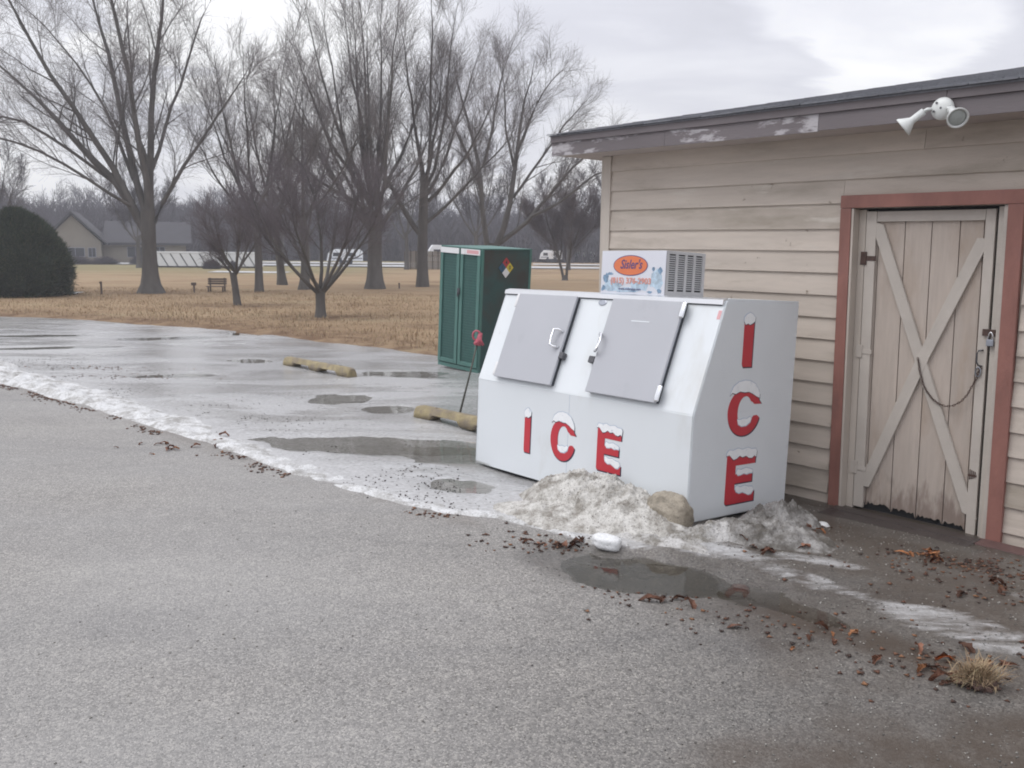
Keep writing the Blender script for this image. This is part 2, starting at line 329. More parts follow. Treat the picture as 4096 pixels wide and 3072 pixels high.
def ground_z(x, y):
    x = np.asarray(x, float); y = np.asarray(y, float)
    u = facade_u(x, y)
    z = -0.15*(1-ss(-0.2, 1.7, u))*ss(-1.0, 0.5, x)*(1-ss(9.5, 11.5, y))
    z = z + 0.007*fbm(x, y, 0.9, 3, 3) + 0.0022*fbm(x, y, 9, 3, 5)
    for (cx, cy, rx, ry, a, d) in DIPS:
        c, s = math.cos(a), math.sin(a); px = ((x-cx)*c+(y-cy)*s)/rx; py = (-(x-cx)*s+(y-cy)*c)/ry
        r = np.sqrt(px*px+py*py) + 0.75*fbm(x, y, 2.1/max(1.0, rx), 4, 11)
        z = z - d*(1-ss(0.35, 1.25, r))
    z = z - 0.055*np.exp(-(((x-0.05)/0.75)**2+((y-7.55)/0.75)**2)) - 0.03*np.exp(-(((x-1.6)/0.5)**2+((y-6.6)/0.5)**2))
    _, sdr, _ = polydist(x, y, RIDGE)
    sl = np.exp(-((sdr-.55)/0.55)**2)*(sdr > -.1)*ss(1.0, .5, x)
    z = z + sl*(0.016*np.clip(fbm(x, y, 5.0, 4, 25, .6), -.15, 1)+0.004)
    # refrozen lumps in front of the freezer's end and the door
    q = np.exp(-(((x-1.55)/0.55)**2+((y-5.55)/0.38)**2))
    z = z + q*0.045*np.clip(0.6+1.3*fbm(x, y, 3.0, 4, 21), 0, 2)
    return z

def spacing(segs):
    o = [segs[0][0]]
    for a, b, s0, s1 in segs:
        x = a
        while x < b - 1e-6:
            t = (x-a)/(b-a); x = min(b, x + s0+(s1-s0)*t); o.append(x)
    return np.array(o)

# ------------------------------------------------------------------ ground material with surface masks
def ground_mat():
    m = bpy.data.materials.new('weathered_pavement'); m.use_nodes = True; nt = m.node_tree; b = nt.nodes['Principled BSDF']
    tc = N(nt, 'ShaderNodeTexCoord'); P = tc.outputs['Object']
    at = N(nt, 'ShaderNodeAttribute', attribute_name='mask'); sp = N(nt, 'ShaderNodeSeparateColor'); link(nt, at.outputs['Color'], sp.inputs[0])
    wet, ice, mud = sp.outputs
    at2 = N(nt, 'ShaderNodeAttribute', attribute_name='grit'); grit = at2.outputs['Fac']
    # aggregate: stones of several sizes
    v1 = N(nt, 'ShaderNodeTexVoronoi', i_Scale=165.0); link(nt, P, v1.inputs['Vector'])
    v2 = N(nt, 'ShaderNodeTexVoronoi', i_Scale=88.0); link(nt, P, v2.inputs['Vector'])
    s1 = N(nt, 'ShaderNodeSeparateColor'); link(nt, v1.outputs['Color'], s1.inputs[0])
    s2 = N(nt, 'ShaderNodeSeparateColor'); link(nt, v2.outputs['Color'], s2.inputs[0])
    c1 = ramp(nt, s1.outputs[0], [(0.0, (0.09, 0.086, 0.082)), (0.25, (0.195, 0.188, 0.180)), (0.78, (0.27, 0.258, 0.247)), (1.0, (0.47, 0.452, 0.425))]).outputs[0]
    c2 = ramp(nt, s2.outputs[0], [(0.0, (0.13, 0.125, 0.118)), (0.5, (0.23, 0.221, 0.212)), (1.0, (0.37, 0.355, 0.33))]).outputs[0]
    agg = mixc(nt, ramp(nt, s2.outputs[1], [(0.55, 0.0), (0.65, 1.0)]).outputs[0], c1, c2)
    mpb = N(nt, 'ShaderNodeMapping'); link(nt, P, mpb.inputs[0]); mpb.inputs['Rotation'].default_value = (0, 0, 0.82); mpb.inputs['Scale'].default_value = (0.45, 1.5, 1)
    big = N(nt, 'ShaderNodeTexNoise', i_Scale=0.75, i_Detail=6.0, i_Roughness=0.62, i_Distortion=0.5); link(nt, mpb.outputs[0], big.inputs[0])
    agg = mixc(nt, 1.0, agg, ramp(nt, big.outputs[0], [(0.30, (0.74, 0.74, 0.76)), (0.44, (0.95, 0.945, 0.94)), (0.56, (1.02, 1.01, 1.0)), (0.74, (1.16, 1.15, 1.12))]).outputs[0], 'MULTIPLY')
    mid = N(nt, 'ShaderNodeTexNoise', i_Scale=7.0, i_Detail=4.0, i_Roughness=0.7); link(nt, P, mid.inputs[0])
    agg = mixc(nt, 1.0, agg, ramp(nt, mid.outputs[0], [(0.3, 0.90), (0.7, 1.08)]).outputs[0], 'MULTIPLY')
    at4 = N(nt, 'ShaderNodeAttribute', attribute_name='sheen_pale')
    agg = mixc(nt, math_(nt, 'MULTIPLY', at4.outputs['Fac'], 0.40), agg, (0.36, 0.355, 0.35))  # grazing sheen of the left asphalt put into the colour as a paler grey
    # mud and wet
    mudn = N(nt, 'ShaderNodeTexNoise', i_Scale=5.0, i_Detail=6.0, i_Roughness=0.7); link(nt, P, mudn.inputs[0])
    mudf = math_(nt, 'MULTIPLY', mud, ramp(nt, mudn.outputs[0], [(0.30, 0.55), (0.55, 1.0)]).outputs[0])
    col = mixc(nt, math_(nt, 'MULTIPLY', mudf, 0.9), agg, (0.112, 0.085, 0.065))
    wetc = mixc(nt, 1.0, col, (0.50, 0.49, 0.475), 'MULTIPLY')
    col = mixc(nt, wet, col, wetc)
    # ice: milky, streaked, broken by noise
    icn = N(nt, 'ShaderNodeTexNoise', i_Scale=4.5, i_Detail=8.0, i_Roughness=0.72, i_Distortion=0.6)
    mp = N(nt, 'ShaderNodeMapping'); link(nt, P, mp.inputs[0]); mp.inputs['Rotation'].default_value = (0, 0, 0.75); mp.inputs['Scale'].default_value = (0.45, 1.7, 1); link(nt, mp.outputs[0], icn.inputs[0])
    icf = N(nt, 'ShaderNodeMapRange', interpolation_type='SMOOTHSTEP'); link(nt, math_(nt, 'ADD', icn.outputs[0], math_(nt, 'MULTIPLY', math_(nt, 'SUBTRACT', ice, 0.5), 0.62)), icf.inputs[0])
    icf.inputs[1].default_value = 0.40; icf.inputs[2].default_value = 0.66
    icv = N(nt, 'ShaderNodeTexNoise', i_Scale=26.0, i_Detail=5.0, i_Roughness=0.7); link(nt, P, icv.inputs[0])
    icc = ramp(nt, icv.outputs[0], [(0.25, (0.30, 0.30, 0.30)), (0.5, (0.47, 0.47, 0.475)), (0.75, (0.66, 0.67, 0.69))]).outputs[0]
    icef = math_(nt, 'MULTIPLY', icf.outputs[0], 0.78)
    col = mixc(nt, icef, col, icc)
    # dark grit frozen into it
    gv = N(nt, 'ShaderNodeTexVoronoi', i_Scale=16.0); link(nt, P, gv.inputs['Vector'])
    gn = N(nt, 'ShaderNodeTexNoise', i_Scale=4.0, i_Detail=5.0, i_Roughness=0.7); link(nt, P, gn.inputs[0])
    gf = math_(nt, 'MULTIPLY', ramp(nt, gv.outputs['Distance'], [(0.10, 1.0), (0.26, 0.0)]).outputs[0], ramp(nt, gn.outputs[0], [(0.46, 0.0), (0.60, 1.0)]).outputs[0])
    col = mixc(nt, math_(nt, 'MULTIPLY', gf, grit), col, (0.055, 0.048, 0.042))
    rr = math_(nt, 'SUBTRACT', 0.82, math_(nt, 'MULTIPLY', wet, 0.45)); rr = math_(nt, 'SUBTRACT', rr, math_(nt, 'MULTIPLY', icef, 0.38))
    at3 = N(nt, 'ShaderNodeAttribute', attribute_name='film')
    mpf = N(nt, 'ShaderNodeMapping'); link(nt, P, mpf.inputs[0]); mpf.inputs['Rotation'].default_value = (0, 0, 0.12); mpf.inputs['Scale'].default_value = (0.42, 1.25, 1)
    fn = N(nt, 'ShaderNodeTexNoise', i_Scale=0.95, i_Detail=7.0, i_Roughness=0.66, i_Distortion=0.5); link(nt, mpf.outputs[0], fn.inputs[0])
    film = math_(nt, 'MULTIPLY', at3.outputs['Fac'], ramp(nt, fn.outputs[0], [(0.44, 0.0), (0.56, 1.0)]).outputs[0])
    rr = math_(nt, 'MULTIPLY', math_(nt, 'MAXIMUM', rr, 0.22), math_(nt, 'SUBTRACT', 1.0, math_(nt, 'MULTIPLY', film, 0.60)))
    link(nt, rr, b.inputs['Roughness'])
    dampc = mixc(nt, 1.0, col, (0.80, 0.79, 0.77), 'MULTIPLY')
    link(nt, mixc(nt, film, col, dampc), b.inputs['Base Color'])
    bh = math_(nt, 'ADD', math_(nt, 'MULTIPLY', v1.outputs['Distance'], 0.6), math_(nt, 'MULTIPLY', v2.outputs['Distance'], 0.5))
    bs = math_(nt, 'SUBTRACT', 0.70, math_(nt, 'MULTIPLY', math_(nt, 'MAXIMUM', math_(nt, 'MAXIMUM', icef, film), math_(nt, 'MULTIPLY', wet, 0.8)), 0.66))
    bp = N(nt, 'ShaderNodeBump', i_Distance=0.006); bp.invert = True; link(nt, bh, bp.inputs['Height']); link(nt, bs, bp.inputs['Strength'])
    bp2 = N(nt, 'ShaderNodeBump', i_Distance=0.012); link(nt, math_(nt, 'SUBTRACT', 0.40, math_(nt, 'MULTIPLY', film, 0.36)), bp2.inputs['Strength']); link(nt, icv.outputs[0], bp2.inputs['Height']); link(nt, bp.outputs[0], bp2.inputs['Normal'])
    link(nt, bp2.outputs[0], b.inputs['Normal'])
    return m
M['ground'] = ground_mat()

def masks(x, y):
    d, sd, ar = polydist(x, y, RIDGE)
    far = ss(0.0, 0.5, sd)                       # beyond the snow ridge (lot side)
    far = np.where(ar > 14.5, far*1.0, far)
    far = far*ss(0.9, 0.2, x)                    # the lot's ice stops at the freezer
    le = polydist(x, y, LAWN_EDGE)[0]
    nz = fbm(x, y, 0.7, 4, 31); nz2 = fbm(x, y, 2.2, 4, 37)
    ice = far*(0.82+0.45*nz)
    ice = ice*ss(20.0, 6.0, np.hypot(x+2.2, y-10)) + 0.25*far
    ice = np.maximum(ice, (1.0+.3*nz2)*np.exp(-(np.clip(sd-.2, 0, 9)/0.95)**2)*ss(-0.15, 0.1, sd)*ss(1.1, .6, x))
    wet = far*(0.40+0.5*nz) + 0.35*far*ss(6, 0, le)
    # near right: frozen patches and mud
    def el(cx, cy, rx, ry, a, k=0.5):
        c, s = math.cos(a), math.sin(a); px = ((x-cx)*c+(y-cy)*s)/rx; py = (-(x-cx)*s+(y-cy)*c)/ry
        return 1-ss(0.35, 1.15, np.sqrt(px*px+py*py)+k*fbm(x, y, 2.5, 4, 41))
    ice = np.maximum.reduce([ice, 0.54*el(2.35, 4.25, 0.85, 0.26, -0.85), 0.56*el(1.75, 4.95, 0.50, 0.16, -0.8), 0.66*el(1.25, 5.45, 0.60, 0.22, -0.6), 0.58*el(1.95, 5.25, 0.40, 0.14, -0.3), 0.5*el(3.0, 4.7, 0.3, 0.12, -0.5)])
    wet = np.maximum.reduce([wet, 0.9*el(0.80, 5.05, 0.85, 0.42, -0.5), 0.9*el(1.65, 4.35, 0.95, 0.30, -0.85), 0.85*el(1.8, 3.02, 1.2, 0.42, 0.22), 0.9*el(2.2, 5.7, 1.6, 0.8, -0.85), 0.75*el(2.7, 4.5, 1.5, 0.9, -0.85)])
    mud = np.maximum.reduce([1.0*el(1.66, 4.26, 0.95, 0.24, -0.88, 0.4), 0.8*el(1.75, 2.95, 1.3, 0.42, 0.1, 0.6), 0.95*el(2.35, 5.9, 1.3, 0.50, -0.85, 0.7), 0.8*el(1.7, 5.75, 0.9, 0.35, -0.6, 0.8), 0.75*el(2.5, 4.9, 1.5, 0.75, -0.85, 1.0), 0.5*el(2.4, 3.6, 0.6, 0.3, -0.9)])
    mud = np.maximum(mud, 0.35*ss(0.28, 0.0, np.abs(sd+0.12))*ss(-0.1, 0.35, nz2+0.1))
    # the dip floors are darker, wetter
    for (cx, cy, rx, ry, a, dd) in DIPS:
        c, s = math.cos(a), math.sin(a); px = ((x-cx)*c+(y-cy)*s)/rx; py = (-(x-cx)*s+(y-cy)*c)/ry
        e = (1-ss(0.6, 1.4, np.sqrt(px*px+py*py)+0.3*nz2))*(.9 if cx > .3 else .45); wet = np.maximum(wet, e); ice = ice*(1-0.5*e)
    grit = np.clip(0.35*far + 0.9*ss(1.8, 0.1, np.abs(sd-0.8))*far, 0, 1)*ss(12, 7, np.hypot(x, y-4)) + 0.30*far
    grit = np.maximum(grit, 0.8*el(1.5, 5.5, 0.9, 0.5, -0.6))
    film = np.clip(.85*far*ss(.1, 1.0, sd) + .8*el(0.8, 5.1, 1.0, 0.5, -0.5), 0, 1)
    wet = np.maximum(wet, .85*ss(-0.9, 1.7, x+.3*nz+.25*(3.6-y))*ss(7, 6, y)*(x > -3)+0*x)
    mud = np.maximum(mud, 1.0*el(1.75, 3.08, 1.25, 0.46, 0.22, .6))
    # soaked dirty gravel between the freezer, the door and the ice
    soak = ss(.45, 1.25, x+.35*nz)*ss(3.4, 4.1, y+.55*(x-1.6)+.4*nz2)*ss(7.2, 6.6, y)
    wet = np.maximum(wet, .95*soak); mud = np.maximum(mud, (.28+.5*nz2)*soak)
    uu = facade_u(x, y); foot = ss(.62, .2, uu+.12*nz2)*ss(.8, 1.4, x)*(y < 8.5); mud = np.maximum(mud, .9*foot); wet = np.maximum(wet, foot); ice = ice*(1-.8*foot)  # dark dirt along the wall foot, with the shadow before the door painted in
    return np.clip(wet, 0, 1), np.clip(ice, 0, 1), np.clip(mud, 0, 1), np.clip(grit, 0, 1), film

xs = spacing([(-60, -12, 1.5, .4), (-12, -4, .12, .045), (-4, 4, .035, .035), (4, 12, .1, .6)])
ys = spacing([(-14, 1, 1.5, .2), (1, 8.5, .035, .035), (8.5, 16, .04, .10), (16, 27.5, .12, .3)])
X, Y = np.meshgrid(xs, ys); Z = ground_z(X, Y)
nx, ny = len(xs), len(ys)
ii = np.arange(nx*ny).reshape(ny, nx)
quads = np.stack([ii[:-1, :-1], ii[:-1, 1:], ii[1:, 1:], ii[1:, :-1]], -1).reshape(-1, 4)
ctr = np.stack([X.ravel(), Y.ravel()], 1)[quads].mean(1)
sdq = polydist(ctr[:, 0], ctr[:, 1], [(-40, 42)] + RIDGE + [(1.3, 5.3), (2.6, 3.9), (6, 0)])[1]
wet, ice, mud, grit, film_ = masks(X.ravel(), Y.ravel())
sheen_pale_ = np.clip(ss(1.2, -2.0, X.ravel()+.7*fbm(X.ravel(), Y.ravel(), .6, 4, 35)) * (0.75+.6*fbm(X.ravel()*.6, Y.ravel()*1.2, .9, 4, 36)), 0, 1)  # mask of the painted sheen, growing towards the left
def pave(name, sel):
    q = quads[sel]; used = np.unique(q); remap = -np.ones(nx*ny, np.int64); remap[used] = np.arange(len(used))
    V = np.stack([X.ravel()[used], Y.ravel()[used], Z.ravel()[used]], 1)
    o = mesh_np(name, V, remap[q], M['ground'], smooth=True)
    a = o.data.color_attributes.new('mask', 'FLOAT_COLOR', 'POINT')
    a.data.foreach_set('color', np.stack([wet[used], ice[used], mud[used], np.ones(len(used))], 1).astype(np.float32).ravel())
    g = o.data.attributes.new('grit', 'FLOAT', 'POINT'); g.data.foreach_set('value', grit[used].astype(np.float32))
    g = o.data.attributes.new('sheen_pale', 'FLOAT', 'POINT'); g.data.foreach_set('value', sheen_pale_[used].astype(np.float32))
    g = o.data.attributes.new('film', 'FLOAT', 'POINT'); g.data.foreach_set('value', film_[used].astype(np.float32))
    return tag(o, kind='structure')
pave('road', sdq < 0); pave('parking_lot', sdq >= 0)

# lawn: one sheet to the horizon, dipping under the pavement
def lawn_z(x, y):
    d, sd, _ = polydist(x, y, LAWN_EDGE)
    back = y < 10
    rise = np.clip(sd*0.10, -0.10, 0.05)
    z = rise + 0.018*fbm(x, y, 1.3, 3, 51)*ss(-0.8, 0.6, sd) + 0.05*fbm(x, y, 0.12, 3, 53)*ss(0, 6, sd)*(1-ss(80, 160, np.hypot(x, y)))
    return np.where(back & (np.abs(x) < 59), -0.12-0.2*ss(10, 8, y), np.where(back, -0.05, z))
xs2 = spacing([(-1500, -260, 200, 60), (-260, -60, 20, 4), (-60, -24, 2, .5), (-24, 4, .16, .16), (4, 40, .5, 3), (40, 300, 8, 30), (300, 1500, 60, 200)])
ys2 = spacing([(-300, 8, 80, 4), (8, 14, 1.5, .5), (14, 28, .13, .18), (28, 60, .25, .8), (60, 220, 1, 12), (220, 1800, 20, 300)])
X2, Y2 = np.meshgrid(xs2, ys2); Z2 = lawn_z(X2, Y2)
i2 = np.arange(X2.size).reshape(X2.shape)
q2 = np.stack([i2[:-1, :-1], i2[:-1, 1:], i2[1:, 1:], i2[1:, :-1]], -1).reshape(-1, 4)
def lawn_mat():
    m = bpy.data.materials.new('dormant_lawn'); m.use_nodes = True; nt = m.node_tree; b = nt.nodes['Principled BSDF']
    tc = N(nt, 'ShaderNodeTexCoord'); P = tc.outputs['Object']
    n1 = N(nt, 'ShaderNodeTexNoise', i_Scale=0.35, i_Detail=6.0, i_Roughness=0.65)
    mp = N(nt, 'ShaderNodeMapping'); link(nt, P, mp.inputs[0]); mp.inputs['Scale'].default_value = (0.5, 1.2, 1); link(nt, mp.outputs[0], n1.inputs[0])
    n2 = N(nt, 'ShaderNodeTexNoise', i_Scale=14.0, i_Detail=6.0, i_Roughness=0.75); link(nt, P, n2.inputs[0])
    c = ramp(nt, n1.outputs[0], [(0.28, (0.21, 0.145, 0.09)), (0.42, (0.305, 0.215, 0.135)), (0.58, (0.355, 0.26, 0.165)), (0.75, (0.31, 0.26, 0.165))]).outputs[0]
    c = mixc(nt, 1.0, c, ramp(nt, n2.outputs[0], [(0.3, 0.80), (0.7, 1.15)]).outputs[0], 'MULTIPLY')
    at = N(nt, 'ShaderNodeAttribute', attribute_name='edge'); 
    n3 = N(nt, 'ShaderNodeTexNoise', i_Scale=1.6, i_Detail=5.0, i_Roughness=0.7); link(nt, P, n3.inputs[0])
    c = mixc(nt, math_(nt, 'MULTIPLY', at.outputs['Fac'], ramp(nt, n3.outputs[0], [(0.35, 0.2), (0.6, 1.0)]).outputs[0]), c, (0.15, 0.095, 0.06))
    at2 = N(nt, 'ShaderNodeAttribute', attribute_name='greenish')
    c = mixc(nt, math_(nt, 'MULTIPLY', at2.outputs['Fac'], 0.6), c, (0.20, 0.20, 0.10))
    link(nt, c, b.inputs['Base Color']); b.inputs['Roughness'].default_value = 0.95; b.inputs['Specular IOR Level'].default_value = 0.15
    bp = N(nt, 'ShaderNodeBump', i_Distance=0.05, i_Strength=0.7); link(nt, n2.outputs[0], bp.inputs['Height']); link(nt, bp.outputs[0], b.inputs['Normal'])
    return m
lawn = mesh_np('lawn', np.stack([X2.ravel(), Y2.ravel(), Z2.ravel()], 1), q2, lawn_mat(), smooth=True); tag(lawn, kind='structure')
sd2 = polydist(X2.ravel(), Y2.ravel(), LAWN_EDGE)[1]
ed = np.where((sd2 > -1), 1-ss(0.1, 2.6, sd2+0.8*fbm(X2.ravel(), Y2.ravel(), 0.6, 3, 57)), 0)
for (tx, ty) in ((-4.92, 22.85), (-8.43, 27.3), (-13.6, 33.6)): ed = np.maximum(ed, 0.9*(1-ss(0.4, 1.6, np.hypot((X2.ravel()-tx)/1.6, Y2.ravel()-ty))))
g = lawn.data.attributes.new('edge', 'FLOAT', 'POINT'); g.data.foreach_set('value', ed.astype(np.float32))
g = lawn.data.attributes.new('greenish', 'FLOAT', 'POINT'); g.data.foreach_set('value', (ss(46, 66, Y2.ravel())*ss(-5, -15, X2.ravel())).astype(np.float32))

# water lying in the dips
def water_mat():
    m = bpy.data.materials.new('melt_water'); m.use_nodes = True; nt = m.node_tree; nt.nodes.clear()
    o = N(nt, 'ShaderNodeOutputMaterial'); f = N(nt, 'ShaderNodeFresnel', i_IOR=1.33)
    t = N(nt, 'ShaderNodeBsdfTransparent'); t.inputs[0].default_value = (0.90, 0.89, 0.86, 1); g = N(nt, 'ShaderNodeBsdfGlossy', i_Roughness=0.03)
    tc = N(nt, 'ShaderNodeTexCoord'); n = N(nt, 'ShaderNodeTexNoise', i_Scale=5.0, i_Detail=2.0); link(nt, tc.outputs['Object'], n.inputs[0])
    bp = N(nt, 'ShaderNodeBump', i_Strength=0.08, i_Distance=0.01); link(nt, n.outputs[0], bp.inputs['Height']); link(nt, bp.outputs[0], g.inputs['Normal'])
    mx = N(nt, 'ShaderNodeMixShader'); link(nt, f.outputs[0], mx.inputs[0]); link(nt, t.outputs[0], mx.inputs[1]); link(nt, g.outputs[0], mx.inputs[2]); link(nt, mx.outputs[0], o.inputs[0])
    return m
M['water'] = water_mat()
for k, (cx, cy, rx, ry, a, d) in enumerate(DIPS):
    th = np.linspace(0, 2*np.pi, 41)[:-1]; c, s = math.cos(a), math.sin(a)
    px, py = 1.5*rx*np.cos(th), 1.5*ry*np.sin(th)
    zc = float(ground_z(np.array([cx]), np.array([cy]))[0]); lev = zc + d*0.52
    V = np.stack([cx+px*c-py*s, cy+px*s+py*c, np.full(40, lev)], 1)
    V = np.vstack([V, [[cx, cy, lev]]]); F = np.array([[q, (q+1) % 40, 40] for q in range(40)])
    tag(mesh_np('puddle', V, F, M['water']), kind='structure')

# ------------------------------------------------------------------ snow
def snow_mat(name, clean, dirty, th, grit=0.7):
    m = bpy.data.materials.new(name); m.use_nodes = True; nt = m.node_tree; b = nt.nodes['Principled BSDF']
    tc = N(nt, 'ShaderNodeTexCoord'); P = tc.outputs['Object']
    n = N(nt, 'ShaderNodeTexNoise', i_Scale=6.0, i_Detail=7.0, i_Roughness=0.72); link(nt, P, n.inputs[0])
    c = ramp(nt, n.outputs[0], [(th-0.12, dirty), (th+0.06, clean)]).outputs[0]
    n2 = N(nt, 'ShaderNodeTexNoise', i_Scale=60.0, i_Detail=4.0, i_Roughness=0.7); link(nt, P, n2.inputs[0])
    c = mixc(nt, 1.0, c, ramp(nt, n2.outputs[0], [(0.3, 0.78), (0.6, 1.05)]).outputs[0], 'MULTIPLY')
    v = N(nt, 'ShaderNodeTexVoronoi', i_Scale=48.0); link(nt, P, v.inputs['Vector'])
    sp = N(nt, 'ShaderNodeSeparateColor'); link(nt, v.outputs['Color'], sp.inputs[0])
    f = math_(nt, 'MULTIPLY', ramp(nt, v.outputs['Distance'], [(0.12, 1.0), (0.30, 0.0)]).outputs[0], ramp(nt, sp.outputs[0], [(0.60, 0.0), (0.68, 1.0)]).outputs[0])
    c = mixc(nt, math_(nt, 'MULTIPLY', f, grit), c, (0.07, 0.06, 0.05))
    v3 = N(nt, 'ShaderNodeTexVoronoi', i_Scale=105.0); link(nt, P, v3.inputs['Vector']); sp3 = N(nt, 'ShaderNodeSeparateColor'); link(nt, v3.outputs['Color'], sp3.inputs[0])
    f3 = math_(nt, 'MULTIPLY', ramp(nt, v3.outputs['Distance'], [(0.25, 1.0), (0.5, 0.0)]).outputs[0], ramp(nt, math_(nt, 'ADD', sp3.outputs[1], math_(nt, 'MULTIPLY', n.outputs[0], -0.9)), [(0.22, 0.0), (0.34, 1.0)]).outputs[0])
    c = mixc(nt, math_(nt, 'MULTIPLY', f3, grit*.75), c, (0.10, 0.085, 0.07))
    link(nt, c, b.inputs['Base Color']); b.inputs['Roughness'].default_value = 0.6; b.inputs['Specular IOR Level'].default_value = 0.5
    b.inputs['Subsurface Weight'].default_value = 0.0
    bp = N(nt, 'ShaderNodeBump', i_Distance=0.012, i_Strength=0.8); link(nt, n2.outputs[0], bp.inputs['Height']); link(nt, bp.outputs[0], b.inputs['Normal'])
    return m
M['snow'] = snow_mat('old_snow', (0.66, 0.665, 0.67), (0.33, 0.32, 0.305), 0.50, 0.85)
M['snowdirty'] = snow_mat('gritty_snow', (0.60, 0.585, 0.555), (0.25, 0.23, 0.20), 0.51, 0.95)
M['snowfilth'] = snow_mat('filthy_snow', (0.33, 0.32, 0.31), (0.09, 0.08, 0.068), 0.52, 0.8)
M['cleansnow'] = snow_mat('clean_snow', (0.80, 0.81, 0.82), (0.60, 0.60, 0.60), 0.42, 0.1)
M['snowmid'] = snow_mat('grey_slush', (0.52, 0.51, 0.50), (0.20, 0.185, 0.16), 0.50, 0.9)
M['snowtan'] = snow_mat('muddy_snow', (0.36, 0.315, 0.25), (0.20, 0.175, 0.135), 0.48, 0.6)

# ridge: a strip lofted along the ridge line
def resample(pts, n):
    p = np.array(pts, float); s = np.r_[0, np.cumsum(np.hypot(*np.diff(p, axis=0).T))]; t = np.linspace(0, s[-1], n)
    return np.stack([np.interp(t, s, p[:, 0]), np.interp(t, s, p[:, 1])], 1), t, s[-1]
RP, rt, RL = resample(RIDGE, 620)
tn = np.gradient(RP, axis=0); tn /= np.linalg.norm(tn, axis=1)[:, None]; nr = np.stack([-tn[:, 1], tn[:, 0]], 1)
ks = np.linspace(-1, 1, 29)
wid = np.interp(rt/RL, [0, .35, .55, .75, .9, 1], [.40, .38, .33, .24, .15, .06])*(1+0.38*fbm(rt, rt*0, 1.3, 3, 61))
hgt = np.interp(rt/RL, [0, .25, .5, .7, .88, 1], [.10, .095, .06, .024, .008, .004])*(1+0.5*fbm(rt, rt*0+4, 1.8, 3, 62))
V = []
for k in ks:
    side = np.where(k < 0, 0.55, 1.25)
    P2 = RP + nr*(k*wid*side)[:, None] + nr*(0.04*fbm(rt, rt*0+9, 3.0, 3, 64))[:, None]
    prof = (1-abs(k)**(2.6 if k < 0 else 1.6))
    nzz = fbm(P2[:, 0], P2[:, 1], 6.0, 4, 63)
    z = ground_z(P2[:, 0], P2[:, 1]) - 0.010 + (hgt*prof*(1+0.8*nzz)) + 0.022*nzz*prof + 0.012*prof
    V.append(np.stack([P2[:, 0], P2[:, 1], z], 1))
V = np.stack(V, 1).reshape(-1, 3); a = np.arange(len(RP)*29).reshape(len(RP), 29)
Q = np.stack([a[:-1, :-1], a[1:, :-1], a[1:, 1:], a[:-1, 1:]], -1).reshape(-1, 4)
tag(mesh_np('snow_bank', V, Q, M['snow'], smooth=True), 'long low bank of old white snow left by the plough along the road edge', 'snow bank', kind='stuff')

def mound(name, label, cat, cx, cy, rx, ry, ang, h, m, seed, rough=0.4, n=70, power=1.3, zoff=0.0, group=None, nscale=None):
    g_ = np.linspace(-1.15, 1.15, n); U, W = np.meshgrid(g_, g_); c, s = math.cos(ang), math.sin(ang)
    x = cx+U*rx*c-W*ry*s; y = cy+U*rx*s+W*ry*c
    ns = nscale or 2.2/max(rx, ry)*0.6
    r = np.sqrt(U*U+W*W)*(1+0.22*fbm(U*1.5+seed, W*1.5, 1.0, 3, seed))
    pr = np.clip(1-r**power, -0.3, 1)
    z = ground_z(x, y)+zoff - 0.01 + h*pr*(1+rough*fbm(x+seed, y, 4.0*ns, 5, seed+1, 0.6)) + 0.35*h*rough*fbm(x, y+seed, 14*ns, 3, seed+2)*np.clip(pr, 0, .4)
    keep = (r < 1.12)
    i3 = np.arange(n*n).reshape(n, n); q = np.stack([i3[:-1, :-1], i3[:-1, 1:], i3[1:, 1:], i3[1:, :-1]], -1).reshape(-1, 4)
    q = q[keep.ravel()[q].all(1)]; used = np.unique(q); rm = -np.ones(n*n, int); rm[used] = np.arange(len(used))
    V = np.stack([x.ravel(), y.ravel(), z.ravel()], 1)[used]
    o = mesh_np(name, V, rm[q], m, smooth=True); return tag(o, label, cat, group)
mound('snow_pile', 'big gritty white snow heap shovelled against the front of the ice freezer', 'snow pile', 0.64, 6.30, 0.82, 0.38, -0.90, 0.25, M['snowdirty'], 3, 0.30, 200, 2.4, nscale=3.6)
mound('snow_pile', 'lower shoulder of gritty snow between the big heap and the tan block', 'snow pile', 0.90, 5.98, 0.40, 0.24, -0.9, 0.175, M['snowdirty'], 5, 0.4, 100, 2.2, nscale=3)
mound('snow_pile', 'low spill of white slush at the foot of the big heap', 'snow pile', 0.33, 6.13, 0.60, 0.30, -0.75, 0.09, M['snowdirty'], 8, 0.5, 90, 1.4)
mound('snow_pile', 'small dirty grey snow heap against the end wall of the freezer', 'snow pile', 1.93, 6.16, 0.42, 0.24, 0.70, 0.16, M['snowfilth'], 12, 0.8, 110, 1.5, nscale=3)
mound('snow_pile', 'flat dark icy lump in front of the freezer end', 'snow pile', 1.68, 5.68, 0.52, 0.26, -0.3, 0.10, M['snowfilth'], 17, 0.9, 110, 1.4, nscale=3)
mound('snow_pile', 'pale ice hump beside the near bottom corner of the freezer', 'snow pile', 1.30, 5.66, 0.36, 0.16, 0.2, 0.085, M['snowmid'], 19, 0.8, 90, 1.4, nscale=3)
mound('snow_pile', 'crusted pale snow tongue lying on the gravel before the big heap', 'snow pile', 0.95, 5.60, 0.44, 0.13, -0.65, 0.05, M['snowmid'], 23, 0.9, 90, 1.3, nscale=3)
